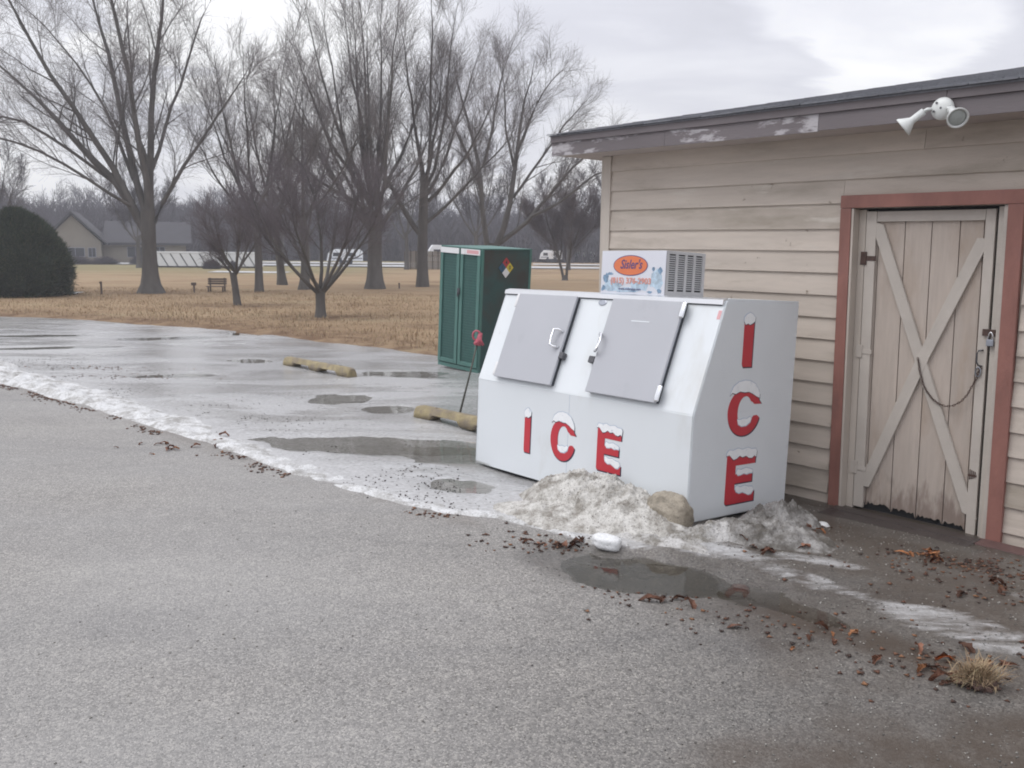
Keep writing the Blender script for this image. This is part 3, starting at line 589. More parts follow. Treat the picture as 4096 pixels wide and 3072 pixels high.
def chunk(name, label, x, y, z0, sx, sy, sz, rot, m, seed, group=None, sub=3, amp=0.22):
    bm = bmesh.new(); bmesh.ops.create_icosphere(bm, subdivisions=sub, radius=1)
    for v in bm.verts:
        p = v.co.copy(); k = 1+amp*float(fbm(p.x*1.3+seed, p.y*1.3+p.z*1.7, 1.2, 4, seed))
        q = Vector((max(-.88, min(.88, p.x))*sx, max(-.88, min(.88, p.y))*sy, max(-.75, min(.86, p.z))*sz))*k*1.15
        v.co = q
    o = bm_obj(name, bm, m, None, True); o.location = (x, y, z0+sz*0.75); o.rotation_euler = (0.05, 0.08, rot)
    return tag(o, label, 'snow block', group)
chunk('snow_block', 'tan rounded block of muddy frozen snow at the right end of the big heap', 1.07, 5.87, -0.02, 0.15, 0.12, 0.15, -0.75, M['snowtan'], 4, sub=5, amp=0.22)
chunk('snow_block', 'single clean white snow lump lying on the gravel in front of the heap', 0.62, 5.50, -0.005, 0.095, 0.06, 0.045, -0.4, M['cleansnow'], 6)
chunk('snow_block', 'loose white snow clod beside the left foot of the door frame', 2.12, 6.45, -0.15, 0.045, 0.04, 0.045, 0.3, M['cleansnow'], 9)
chunk('snow_block', 'larger white snow clod on the dark board before the shed door', 2.25, 6.22, -0.13, 0.065, 0.05, 0.045, 0.9, M['cleansnow'], 11)
chunk('snow_block', 'small grey ice clod beside the two white clods at the door', 2.07, 6.27, -0.13, 0.03, 0.03, 0.03, 0.1, M['snowdirty'], 13)

# ------------------------------------------------------------------ shed
FM = Matrix(((TF[0], NF[0], 0, WX), (TF[1], NF[1], 0, WY), (0, 0, 1, 0), (0, 0, 0, 1)))     # local x along the wall, y outwards, z up
if FM.to_3x3().determinant() < 0: FM = FM    # (left-handed frame handled below)
# use x along the wall, y INTO the building so that the frame is right-handed
FM = Matrix(((TF[0], -NF[0], 0, WX), (TF[1], -NF[1], 0, WY), (0, 0, 1, 0), (0, 0, 0, 1)))
shed = thing('wooden_shed', 'tan clapboard shed with brown eave and plank door beside the ice freezer', 'shed', FM)
SL_END = 7.6
zb = [2.623, 2.436, 2.256, 2.061, 1.889, 1.717, 1.54, 1.364, 1.19, 1.015, .84, .662, .488, .307, .13, -.056, -.24]
zt = [2.775] + zb[:-1]
def board(s0, s1, z0, z1):
    bm = bmesh.new(); t = 0.012; L = s1-s0
    j = random.uniform(-.0015, .0015)
    bm_prism(bm, [(-0.026+j, z0), (0.0, z0), (0.0, z1+t), (-0.006, z1+t)], 'x', s0, s1)
    return bm_obj('siding_board', bm, M['siding'], shed)
for k, (z0, z1) in enumerate(zip(zb, zt)):
    if z0 > 2.31 or (z0 < 2.31 < z1):
        if z0 < 2.31 and z0 > 2.2:       # course cut by the head trim
            board(0.095, 2.499, z0, z1); board(3.832, SL_END, z0, z1)
            b_ = bmesh.new(); bm_prism(b_, [(-0.018, 2.312), (0, 2.312), (0, z1+.012), (-.006, z1+.012)], 'x', 2.501, 3.83); bm_obj('siding_board', b_, M['siding'], shed)
        else:
            cut = [0.095, [3.1, 4.4, 5.2][k % 3], SL_END]
            for a_, b_ in zip(cut[:-1], cut[1:]): board(a_+0.001, b_-0.0015, z0, z1)
    else:
        o1 = 0.022*(2.2-z0)*0.55
        board(0.095, 2.50+o1, z0, z1); board(3.835, SL_END, z0, z1)
box('corner_trim', (0.0, 0.094, -0.034, 0.0, -0.3, 2.77), M['trimwood'], shed, 0.004)
box('corner_trim', (-0.022, -0.001, -0.034, 0.10, -0.3, 2.77), M['trimwood'], shed, 0.004)
box('wall', (0.0, SL_END, 0.14, 11.8, -0.4, 2.79), M['siding'], shed)
box('wall', (0.0, 2.60, 0.001, 0.139, -0.4, 2.785), M['trimwood'], shed)
box('wall', (3.70, SL_END, 0.001, 0.139, -0.4, 2.785), M['trimwood'], shed)
box('wall', (2.601, 3.699, 0.001, 0.139, 2.215, 2.785), M['trimwood'], shed)
# eave
box('soffit', (-0.305, SL_END+.3, -0.40, 0.3, 2.772, 2.792), M['soffit'], shed)
def fboard(s0, s1, z0, z1, m, dz=0.0, nm='fascia_board'):
    bm = bmesh.new(); n = 24
    for k in range(n):
        a_, b_ = s0+(s1-s0)*k/n, s0+(s1-s0)*(k+1)/n
    vs = bm_box(bm, s0, s1, -0.42, -0.401, z0, z1)
    return bm_obj(nm, bm, m, shed)
fboard(-0.325, 1.045, 2.765, 2.888, M['fascia_peel']); fboard(1.048, 2.475, 2.762, 2.888, M['fascia_peel']); fboard(2.478, 5.2, 2.768, 2.888, M['fascia']); fboard(5.203, SL_END+.3, 2.766, 2.888, M['fascia'])
box('drip_board', (-0.33, 3.4, -0.438, -0.4015, 2.890, 2.957), M['fascia'], shed, 0.002)
box('drip_board', (3.403, SL_END+.3, -0.438, -0.4015, 2.890, 2.957), M['fascia'], shed, 0.002)
SLOPE = 0.187; RD = 12.4
bm = bmesh.new()   # rake board on the left gable
bm_prism(bm, [(-0.40, 2.766), (RD, 2.766+SLOPE*(RD+.4)), (RD, 2.955+SLOPE*(RD+.4)), (-0.40, 2.955)], 'x', -0.327, -0.303); bm_obj('rake_board', bm, M['fascia'], shed)
bm = bmesh.new()
bm_prism(bm, [(0.14, 2.79), (RD*2-.4, 2.79), (RD, 2.80+SLOPE*RD)], 'x', 0.02, SL_END); bm_obj('gable_wall', bm, M['siding'], shed)
bm = bmesh.new()
bm_prism(bm, [(-0.45, 2.958), (RD, 2.958+SLOPE*(RD+.45)), (RD*2+.45, 2.958), (RD*2+.45, 2.945), (RD, 2.930+SLOPE*(RD+.45)), (-0.45, 2.945)], 'x', -0.335, SL_END+.35)
roof = bm_obj('roof', bm, M['shingle'], shed)
def shingle_bm(bm, s0, s1, c):
    y0 = -0.47+c*0.14; z0 = 2.958+SLOPE*(y0+.45)
    t = 0.007+random.uniform(0, .005); dy = random.uniform(-.006, .006)
    pts = [(y0+dy, z0+0.003+0.002), (y0+dy, z0+t+0.005), (y0+0.155, z0+SLOPE*.155+0.006), (y0+0.155, z0+SLOPE*.155+0.001)]
    bm_prism(bm, pts, 'x', s0, s1)
rest = bmesh.new()
for c in range(90):
    s = -0.35 - (c % 2)*0.0; first = True
    while s < SL_END+.3:
        wdt = 0.30 if not (first and c % 2) else 0.15; first = False
        if c < 8 and s < 4.6:
            bm = bmesh.new(); shingle_bm(bm, s, s+wdt-0.006, c); bm_obj('shingle', bm, M['shingle'], roof)
        elif s < 5.5 or c < 8: shingle_bm(rest, s, s+wdt-0.006, c)
        s += wdt
tag(bm_obj('shingle_field', rest, M['shingle'], roof), kind='stuff')

# door opening
SH = 0.022
def sbox(name, s0, s1, y0, y1, z0, z1, m, parent, bev=0.003, shear=SH):
    bm = bmesh.new(); bm_box(bm, s0, s1, y0, y1, z0, z1, bev)
    for v in bm.verts: v.co.x += shear*(2.2-v.co.z)
    return bm_obj(name, bm, m, parent)
frame = sbox('door_frame', 2.500, 2.587, -0.052, -0.001, -0.22, 2.214, M['frame'], shed)
sbox('door_frame', 3.706, 3.806, -0.052, -0.001, -0.18, 2.214, M['frame'], shed)
box('door_frame', (2.498, 3.808, -0.054, -0.001, 2.216, 2.312), M['frame'], shed, 0.003)
sbox('jamb', 2.588, 2.606, -0.045, 0.13, -0.2, 2.212, M['trimwood'], shed)
sbox('jamb', 2.607, 2.662, 0.045, 0.075, -0.2, 2.205, M['trimwood'], shed)
sbox('jamb', 3.622, 3.675, 0.03, 0.075, -0.16, 2.205, M['doorlight'], shed)
sbox('jamb', 3.676, 3.705, -0.03, 0.13, -0.16, 2.212, M['doorlight'], shed)
box('threshold_gap', (2.6, 3.75, 0.09, 0.135, -0.35, 2.21), M['dark'], shed)
# the door itself
doorm = bmesh.new(); bm_box(doorm, 2.668, 3.600, 0.088, 0.089, -0.02, 2.19)
for v in doorm.verts: v.co.x += SH*(2.2-v.co.z)
door = bm_obj('door', doorm, M['dark'], shed); door['label'] = 'weathered plank door with crossed braces'
seams = [2.668, 2.760, 2.961, 3.158, 3.357, 3.520, 3.600]
for k in range(6):
    bm = bmesh.new(); s0, s1 = seams[k]+0.0035, seams[k+1]-0.0035; n = 12
    top = [(s0, 2.19), (s1, 2.19)]
    bot = [(s1-(s1-s0)*q/n, -0.085-0.035*(s1-2.66) + random.uniform(0, 0.022) - (0.03 if q in (0, n) else 0)) for q in range(n+1)]
    bm_prism(bm, [(x, z) for x, z in top+bot], 'y', 0.066, 0.087)
    for v in bm.verts: v.co.x += SH*(2.2-v.co.z)
    bm_obj('plank', bm, M['door'], door)
def strip(name, a, b, wd, y0, y1, m, parent):
    """flat board from a to b (centre line, in wall x/z), width wd"""
    a = Vector(a); b = Vector(b); d = (b-a).normalized(); n = Vector((-d.y, d.x))*wd/2
    bm = bmesh.new(); bm_prism(bm, [tuple(a+n), tuple(b+n), tuple(b-n), tuple(a-n)], 'y', y0, y1)
    bmesh.ops.bevel(bm, geom=[e for e in bm.edges if e.calc_length() > .3], offset=0.0025, segments=1, affect='EDGES')
    return bm_obj(name, bm, m, parent)
sbox('stile', 2.668, 2.748, 0.040, 0.0655, -0.13, 2.19, M['doorlight'], door, 0.003)
sbox('stile', 3.535, 3.600, 0.040, 0.0655, -0.165, 2.19, M['doorlight'], door, 0.003)
box('rail', (2.752, 3.534, 0.0405, 0.0655, 2.112, 2.188), M['doorlight'], door, 0.003)
strip('brace', (2.765, 2.075), (3.590, 0.02), 0.085, 0.0410, 0.0650, M['doorlight'], door)
strip('brace', (3.530, 1.975), (3.185, 1.125), 0.085, 0.0395, 0.0645, M['doorlight'], door)
strip('brace', (3.182, 1.118), (2.800, 0.06), 0.085, 0.0390, 0.0640, M['doorlight'], door)
for z in (1.835, 1.115, 0.187):
    s = 2.60+0.09+SH*(2.2-z)
    hb = bmesh.new(); bm_box(hb, s-0.055, s-0.012, 0.036, 0.0395, z-0.05, z+0.05, 0.002); bm_box(hb, s-0.008, s+0.07, 0.035, 0.0385, z-0.018, z+0.018, 0.002)
    bm_tube(hb, [(s-0.01, 0.034, z-0.05), (s-0.01, 0.034, z+0.05)], 0.007, 8); bm_obj('hinge', hb, M['rust'] if z > 1.5 else M['doorlight'], door)
box('hasp', (3.586, 3.672, 0.022, 0.029, 1.308, 1.356), M['rust'], door, 0.002)
hb = bmesh.new(); bm_tube(hb, [(3.60, .035, 1.205), (3.575, .02, 1.20), (3.568, .012, 1.18), (3.570, .012, 1.12), (3.58, .02, 1.095), (3.60, .035, 1.09)], 0.006, 8)
bm_obj('pull_handle', hb, M['lock'], door, True)
rb = bmesh.new()
for k in range(4): bm_box(rb, 3.580+k*.012, 3.586+k*.012, 0.036, 0.0395, 0.26+0.006*k, 0.335-0.004*k)
bm_box(rb, 3.57, 3.63, 0.0365, 0.0398, 0.285, 0.300); bm_obj('rust_mark', rb, M['rust'], door)
# padlock (hangs on the hasp) and the chain
pl = thing('padlock', 'small steel padlock hanging on the rusty hasp of the shed door', 'padlock', FM @ Matrix.Translation((3.650, 0.006, 1.27)))
bm = bmesh.new(); bm_box(bm, -.024, .024, -.011, .011, -.03, .018, .005); bm_obj('lock_body', bm, M['steel'], pl)
bm = bmesh.new(); bm_tube(bm, [(.016*math.cos(a_), 0, .022+.045*math.sin(a_)) for a_ in np.linspace(0, math.pi, 9)], .005, 8); bm_obj('shackle', bm, M['chrome'], pl, True)
cp = [(3.149, 1.098), (3.170, 1.01), (3.195, .93), (3.23, .865), (3.28, .812), (3.33, .782), (3.378, .770), (3.43, .784), (3.484, .822), (3.52, .875), (3.548, .94), (3.572, 1.0), (3.590, 1.075)]
cpa = np.array(cp); ts = np.r_[0, np.cumsum(np.hypot(*np.diff(cpa, axis=0).T))]; nl = int(ts[-1]/0.0185)
chain = thing('chain', 'thin rusty chain sagging across the crossed braces of the shed door', 'chain', FM @ Matrix.Translation((3.149, 0.03, 1.098)))
bm = bmesh.new()
lk = []
for q in range(nl+1):
    s = ts[-1]*q/nl; x = np.interp(s, ts, cpa[:, 0])-3.149; z = np.interp(s, ts, cpa[:, 1])-1.098
    s2 = s+.005; dx = np.interp(s2, ts, cpa[:, 0])-3.149-x; dz = np.interp(s2, ts, cpa[:, 1])-1.098-z
    lk.append((x, z, math.atan2(dz, dx), q))
link_me = None
for x, z, a_, q in lk:
    if link_me is None:
        b_ = bmesh.new(); pts = [(.013*math.cos(t_), 0, .0065*math.sin(t_)) for t_ in np.linspace(0, 2*math.pi, 9)]; bm_tube(b_, pts, .0026, 5, False)
        link_me = bpy.data.meshes.new('chain_link'); b_.to_mesh(link_me); b_.free(); link_me.materials.append(M['rust'])
    o = bpy.data.objects.new('chain_link', link_me); C.objects.link(o); o.parent = chain
    o.matrix_local = Matrix.Translation((x, 0.002*math.sin(q), z)) @ Matrix.Rotation(-a_, 4, 'Y') @ Matrix.Rotation(math.pi/2*(q % 2), 4, 'X')
bm = bmesh.new(); bm_tube(bm, [(.43+.018*math.cos(t_), 0, -.05+.035*math.sin(t_)) for t_ in np.linspace(0, 2*math.pi, 11)], .005, 6, False); bm_obj('snap_hook', bm, M['steel'], chain, True)
# board on the ground before the door, block under the frame
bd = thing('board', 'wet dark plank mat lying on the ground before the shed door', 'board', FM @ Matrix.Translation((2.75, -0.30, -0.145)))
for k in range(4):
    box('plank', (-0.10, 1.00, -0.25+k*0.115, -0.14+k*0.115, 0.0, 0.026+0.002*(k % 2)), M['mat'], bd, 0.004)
o = box('block', (3.72, 4.6, -0.22, -0.055, -0.24, -0.12), M['brickred'], None, 0.012); o.matrix_world = FM
tag(o, 'low dark red timber block at the right foot of the door frame', 'timber block')

# floodlight on the eave
fl = thing('flood_light', 'white twin floodlight with two bell lamps fixed under the shed eave', 'floodlight', FM @ Matrix.Translation((3.385, -0.445, 2.828)))
bm = bmesh.new(); bmesh.ops.create_uvsphere(bm, u_segments=24, v_segments=14, radius=0.074)
for v in bm.verts: v.co.y *= 0.60
bm_obj('canopy', bm, M['lamp'], fl, True)
for (hx, hz) in ((-.025, .035), (.005, .0), (-.04, -.018)):
    bm = bmesh.new(); bm_tube(bm, [(hx, -.036, hz), (hx, -.045, hz)], .0075, 8); bm_obj('screw_hole', bm, M['lock'], fl)
def lathe(bm, prof, base, axis, k=24):
    z = Vector(axis).normalized(); x = z.orthogonal().normalized(); y = z.cross(x); rings = []
    for t, r in prof: rings.append([bm.verts.new(Vector(base)+z*t+(x*math.cos(2*math.pi*q/k)+y*math.sin(2*math.pi*q/k))*r) for q in range(k)])
    for A, B in zip(rings[:-1], rings[1:]):
        for q in range(k): bm.faces.new((A[q], A[(q+1) % k], B[(q+1) % k], B[q]))
    return rings
def lamp(j, base, axis):
    bm = bmesh.new(); r = lathe(bm, [(0, .024), (.085, .024), (.092, .027), (.115, .042), (.150, .066), (.160, .068), (.160, .058), (.150, .054)], base, axis)
    bm.faces.new(r[0]); h = bm_obj('lamp_holder', bm, M['lamp'], fl, True)
    bm = bmesh.new(); r = lathe(bm, [(.145, .054), (.150, .050), (.154, .030), (.156, .008)], base, axis); bm.faces.new(r[-1]); bm_obj('lens', bm, M['lampglass'], h, True)
    bm = bmesh.new(); bm_tube(bm, [j, tuple((Vector(j)+Vector(base))/2+Vector((0, -.006, .004))), base], [.010, .013, .012], 8); bm_obj('arm', bm, M['lamp'], fl, True)
lamp((-.06, -.02, 0.002), (-.098, -.055, -.012), (-0.70, -0.26, -0.60))
lamp((.045, -.03, -.005), (.078, -.055, -.018), (0.56, -0.66, -0.46))

# ------------------------------------------------------------------ ice freezer
BX, BY, BYAW, BW, BD, BH, BH1, BST, BZ, BP, BR_ = 1.2167, 5.9644, -0.8872, 2.4306, 1.1683, 1.5664, 0.7747, 0.2851, -0.0069, -0.052, 0.0141
ex = Vector((math.cos(BYAW), math.sin(BYAW), BR_)).normalized(); ey = Vector((-math.sin(BYAW), math.cos(BYAW), BP)); ey = (ey-ex*ey.dot(ex)).normalized(); ez = ex.cross(ey)
BM = Matrix(((ex.x, ey.x, ez.x, BX), (ex.y, ey.y, ez.y, BY), (ex.z, ey.z, ez.z, BZ), (0, 0, 0, 1)))
ib = thing('ice_freezer', 'white slant-front ice merchandiser with ICE lettering standing beside the tan shed', 'ice freezer', BM)
bm = bmesh.new(); bm_prism(bm, [(0, .012), (0, BH1), (BST, BH), (BD, BH), (BD, .012)], 'x', -BW, 0)
bmesh.ops.dissolve_limit(bm, angle_limit=0.01, verts=bm.verts[:], edges=bm.edges[:])
bmesh.ops.bevel(bm, geom=bm.edges[:], offset=0.006, segments=2, affect='EDGES')
bm_obj('freezer_body', bm, M['box'], ib)
box('side_panel', (0.0, 0.0025, 0.012, BD-0.01, 0.02, 0.774), M['boxside'], ib)
me_ = bmesh.new(); bm_prism(me_, [(0.012, 0.7745), (BST+.006, BH-.006), (BD-.01, BH-.006), (BD-.01, .7745)], 'x', 0.0, 0.0025); bm_obj('side_panel', me_, M['boxside'], ib)
box('shadow_base', (-BW+.06, -.05, .05, BD-.05, -.09, .012), M['dark'], ib)  # inset base in near-black, painting the shadow gap under the body
up_s = Vector((0, BST, BH-BH1)).normalized(); n_s = Vector((0, -(BH-BH1), BST)).normalized(); SLN = math.hypot(BST, BH-BH1)
SM = Matrix(((1, 0, 0, 0), (0, up_s.y, n_s.y, 0), (0, up_s.z, n_s.z, BH1), (0, 0, 0, 1)))   # x along front, y up the slope, z out of it
# trim along the top front edge
bm = bmesh.new(); bm_prism(bm, [(BST-.028, BH-.030), (BST-.020, BH+.004), (BST+.03, BH+.016), (BST+.03, BH+.002), (BST+.004, BH-.004), (BST-.012, BH-.030)], 'x', -BW-.004, -.012)
bm_obj('top_trim', bm, M['alu'], ib)
box('trim_shadow', (-BW+.01, -.03, .800, .806, .001, .010), M['black'], ib, 0, SM)  # thin black strip: the shadow below the trim, painted as a solid
bm = bmesh.new(); bm_prism(bm, [(.06, BH+.001), (.06, BH+.012), (BD, BH+.012), (BD, BH+.001)], 'x', -BW, -.004)
for v in bm.verts: v.co.y = max(v.co.y, BST+.032)
bm_obj('top_panel', bm, M['boxside'], ib)
for sx_ in (-1.24,):
    box('panel_seam', (sx_, sx_+.003, -.0008, .004, .02, .770), M['caption'], ib)
rv = bmesh.new()
for k in range(9):
    z_ = .07+k*.085; bm_tube(rv, [(.0024, .035, z_), (.005, .035, z_)], .006, 8); bm_tube(rv, [(.0024, BD-.03, z_+.06), (.005, BD-.03, z_+.06)], .006, 8)
bm_obj('rivet_line', rv, M['boxside'], ib)
def ice_door(x0, x1, hinge_right):
    v0, v1 = .034, .800
    bm = bmesh.new(); bm_box(bm, x0+.006, x1-.004, v0+.006, v1-.006, .0005, .030, .003, SM); dr = bm_obj('door', bm, M['black'], ib)
    bm = bmesh.new(); bm_box(bm, x0, x1, v0, v1, .030, .052, .005, SM); bm_obj('door_skin', bm, M['icedoor'], dr)
    hx = (x1-.085) if not hinge_right else (x0+.03); hv = .42; sg = 1 if not hinge_right else -1
    bm = bmesh.new()
    pth = [(hx+sg*.055, hv+.07, .05), (hx+sg*.02, hv+.078, .085), (hx-sg*.01, hv+.07, .10), (hx-sg*.015, hv, .102), (hx-sg*.01, hv-.06, .10), (hx+sg*.02, hv-.07, .085), (hx+sg*.055, hv-.062, .05)]
    bm_tube(bm, [SM @ Vector(p) for p in pth], .010, 8); bm_obj('handle', bm, M['chrome'], dr, True)
    lx = x1+.012 if not hinge_right else x0-.040
    bm = bmesh.new(); bm_box(bm, lx-.03, lx+.03, hv-.155, hv-.10, .004, .05, .006, SM); bm_obj('latch', bm, M['lock'], dr)
    if hinge_right:
        for hv in (.735, .105):
            bm = bmesh.new(); bm_box(bm, x1-.012, x1+.028, hv-.06, hv+.06, .045, .066, .009, SM); bm_obj('hinge', bm, M['chrome'], dr, True)
        bm = bmesh.new(); bm_box(bm, x0+.26, x0+.44, .622, .630, .052, .0535, 0, SM); bm_obj('scratch', bm, M['boxside'], dr)
    else:
        for hv in (.735, .105):
            bm = bmesh.new(); bm_box(bm, x0-.022, x0+.008, hv-.06, hv+.06, .035, .056, .008, SM); bm_obj('hinge', bm, M['white'], dr, True)
ice_door(-2.178, -1.445, False); ice_door(-1.035, -0.320, True)
bm = bmesh.new(); n = 28
rings = [[bm.verts.new(SM @ Vector((-1.188+a_*math.cos(2*math.pi*q/n), .775+b_*math.sin(2*math.pi*q/n), z))) for q in range(n)] for a_, b_, z in ((.045, .026, .0005), (.045, .026, .004), (.038, .021, .006))]
for A, B in zip(rings[:-1], rings[1:]):
    for q in range(n): bm.faces.new((A[q], A[(q+1) % n], B[(q+1) % n], B[q]))
bm.faces.new(rings[-1]); badge = bm_obj('badge', bm, M['steel'], ib)
bm = bmesh.new(); bm_box(bm, -.040, -.012, .70, .765, .0005, .002, 0, SM); bm_obj('warning_sticker', bm, M['pink'], ib)

# lettering: flat vinyl in unit coordinates (u right, v up)
def arc(cx, cy, rx, ry, a0, a1, n): return [(cx+rx*math.cos(R(a0+(a1-a0)*k/n)), cy+ry*math.sin(R(a0+(a1-a0)*k/n))) for k in range(n+1)]
def bumps(pts, amp, n, seed=0):
    """wavy line between given points"""
    o = []; rr = random.Random(seed)
    for (a, b) in zip(pts[:-1], pts[1:]):
        for k in range(n):
            t = k/n; o.append((a[0]+(b[0]-a[0])*t, a[1]+(b[1]-a[1])*t - amp*abs(math.sin(math.pi*(t*1.0)*2))*rr.uniform(.5, 1.1)))
    return o+[pts[-1]]
LET = {
 'I': dict(red=[(0.0, .05), (.12, 0), (1.0, .0), (1.0, .84), (0, .84)],
           cap=[[(-.06, .84), (.12, .775), (.35, .80), (.55, .775), (.8, .80), (1.05, .84), (1.08, .91), (.8, .965), (.5, 1.0), (.2, .965), (-.05, .91)]]),
 'C': dict(red=arc(.5, .43, .5, .43, 26, 342, 34) + [(.97, .32), (.90, .355), (.80, .35), (.735, .30)] + arc(.52, .44, .225, .275, -32, -320, 22)[1:] + [(.74, .60), (.80, .56), (1.02, .555)],
           cap=[[(.04, .745), (.10, .79), (.2, .765), (.33, .805), (.47, .785), (.6, .79), (.74, .745), (.84, .70), (.95, .665), (.95, .74), (.90, .82), (.80, .92), (.63, .985), (.46, 1.0), (.28, .975), (.13, .90), (.06, .80)],
                [(.30, .30), (.33, .22), (.44, .175), (.58, .18), (.70, .24), (.735, .31), (.68, .335), (.60, .30), (.50, .315), (.40, .295)]]),
 'E': dict(red=[(0, .04), (.06, 0), (1.0, 0), (1.0, .20), (.84, .175), (.60, .185), (.40, .20), (.31, .26), (.31, .365), (.90, .365), (.90, .53), (.31, .53), (.31, .69), (.98, .69), (.98, .88), (0, .88)],
           cap=[[(-.03, .88), (.06, .90), (.14, .845), (.22, .80), (.32, .815), (.42, .86), (.52, .825), (.64, .845), (.74, .80), (.85, .79), (.94, .83), (1.0, .80), (1.02, .90), (.97, .955), (.82, .955), (.7, .99), (.5, .965), (.35, 1.0), (.2, .97), (.05, .985), (-.02, .93)],
                [(.33, .56), (.40, .505), (.50, .51), (.60, .53), (.70, .505), (.80, .52), (.90, .515), (.91, .57), (.80, .60), (.66, .625), (.5, .60), (.38, .625)],
                [(.33, .30), (.36, .22), (.48, .175), (.60, .19), (.70, .155), (.80, .12), (.90, .13), (.98, .20), (.93, .26), (.80, .27), (.66, .30), (.5, .285), (.40, .32)]])}
def letter(ch, place, w_, h_, parent):
    """place(u,v,t) gives the local 3-D point for metres u right, v up and t off the surface"""
    d = LET[ch]
    def layer(bm, pts, t0, t1, du=0, dv=0, grow=0.0):
        cu = sum(p[0] for p in pts)/len(pts); cv = sum(p[1] for p in pts)/len(pts)
        P = [((p[0]+du+(grow*(1 if p[0] > cu else -1)))*w_, (p[1]+dv+(grow*w_/h_*(1 if p[1] > cv else -1)))*h_) for p in pts]
        tri = geometry.tessellate_polygon([[Vector((p[0], p[1], 0)) for p in P]])
        a = [bm.verts.new(place(p[0], p[1], t0)) for p in P]; b = [bm.verts.new(place(p[0], p[1], t1)) for p in P]
        for t in tri: bm.faces.new([b[i] for i in t])
        m_ = len(P)
        for k in range(m_): bm.faces.new((a[k], a[(k+1) % m_], b[(k+1) % m_], b[k]))
    g = .012/w_*.35
    bm = bmesh.new(); layer(bm, d['red'], .0002, .0016); L = bm_obj('letter', bm, M['red'], parent); L['label'] = 'red letter %s under a snow cap' % ch
    bm = bmesh.new(); layer(bm, d['red'], .0001, .0008, .007/w_, -.005/h_, g); bm_obj('letter_outline', bm, M['outline'], L)
    for c in d['cap']:
        bm = bmesh.new(); layer(bm, c, .0004, .0030); S = bm_obj('snow_cap', bm, M['snowcap'], L)
        bm = bmesh.new(); layer(bm, c, .0003, .0022, .003/w_, -.0035/h_, .003/w_); bm_obj('cap_outline', bm, M['outline'] if c is d['cap'][0] else M['caption'], L)
        bm = bmesh.new(); layer(bm, [(x, y) for x, y in c], .0003, .0024, -.001/w_, .003/h_, .002/w_); bm_obj('cap_outline', bm, M['caption'], L)
def on_front(x0, z0): return lambda u, v, t: Vector((x0+u, -.0003-t, z0+v))
def on_side(y0, z0): return lambda u, v, t: Vector((.0028+t, y0+u, z0+v))
letter('I', on_front(-1.775, .222), .078, .378, ib); letter('C', on_front(-1.443, .228), .293, .395, ib); letter('E', on_front(-.907, .233), .256, .368, ib)
letter('I', on_side(.502, 1.096), .114, .391, ib); letter('C', on_side(.376, .594), .385, .405, ib); letter('E', on_side(.406, .095), .345, .410, ib)

# condensing unit on top
CX0, CX1, CY0, CY1, CZ0, CZ1 = -1.292, -0.610, .335, .785, BH+.013, 1.918
hs = box('condenser_housing', (CX0, CX1-.012, CY0, CY1, CZ0, CZ1), M['housing'], ib, 0.005)
dk = box('grille_backing', (CX1-.012, CX1-.008, CY0+.02, CY1-.02, CZ0+.01, CZ1-.012), M['dark'], hs)
cols = [(.365, .440), (.468, .545), (.573, .645), (.672, .752)]; gz0, gz1 = CZ0+.035, 1.893
gb = bmesh.new()
yy = [CY0+.003] + [v for c in cols for v in c] + [CY1]
for k in range(0, len(yy), 2): bm_box(gb, CX1-.008, CX1, yy[k], yy[k+1], CZ0, CZ1-.002)
for a_, b_ in cols: bm_box(gb, CX1-.0078, CX1-.0005, a_, b_, CZ0, gz0); bm_box(gb, CX1-.0078, CX1-.0005, a_, b_, gz1, CZ1-.003)
bm_obj('grille_frame', gb, M['housing'], hs)
slat_me = None
for a_, b_ in cols:
    for k in range(1, 17):
        z = gz0+(gz1-gz0)*k/17
        if slat_me is None:
            bm = bmesh.new(); bm_box(bm, -.010, 0, 0, .0765, -.0038, .0038); slat_me = bpy.data.meshes.new('louver_slat'); bm.to_mesh(slat_me); bm.free(); slat_me.materials.append(M['housing'])
        o = bpy.data.objects.new('louver_slat', slat_me); C.objects.link(o); o.parent = hs; o.location = (CX1-.0015, a_, z); o.rotation_euler = (0, R(22), 0)
dc = box('decal_panel', (CX0+.002, CX1-.004, CY0-.0035, CY0-.0005, CZ0+.003, CZ1-.004), M['decal'], hs)
def flat(name, pts, off, m, parent):
    bm = bmesh.new(); bm_prism(bm, pts, 'y', CY0-.0035-off, CY0-.0033-off+.0002 if False else CY0-.0034); return bm_obj(name, bm, m, parent)
DM = Matrix(((1, 0, 0, 0), (0, 0, -1, 0), (0, 1, 0, 0), (0, 0, 0, 1)))      # text plane -> front plane (x, z), facing -y
def shard(cx, cz, w_, h_, seed):
    rr = random.Random(seed); n = 13; return [(cx+w_*math.cos(2*math.pi*k/n)*rr.uniform(.55, 1), max(CZ0+.006, min(CZ1-.01, cz+h_*math.sin(2*math.pi*k/n)*rr.uniform(.55, 1)))) for k in range(n)]
for k, (a_, z, w_, h_, mm) in enumerate([(-1.16, 1.645, .125, .055, 'iceblue'), (-1.235, 1.70, .04, .05, 'icedeep'), (-1.19, 1.735, .04, .016, 'icedeep'), (-.86, 1.65, .12, .06, 'iceblue'), (-.70, 1.70, .085, .095, 'iceblue'), (-.735, 1.775, .018, .022, 'icedeep'),
                            (-.665, 1.765, .028, .032, 'icedeep'), (-1.0, 1.612, .18, .028, 'iceblue'), (-.665, 1.612, .035, .022, 'icedeep'), (-.76, 1.602, .035, .012, 'icedeep'), (-.93, 1.605, .03, .010, 'icedeep'), (-1.26, 1.62, .025, .03, 'icedeep')]):
    flat('ice_print', shard(a_, z, w_, h_, k), .0002+.0001*k, M[mm], dc)
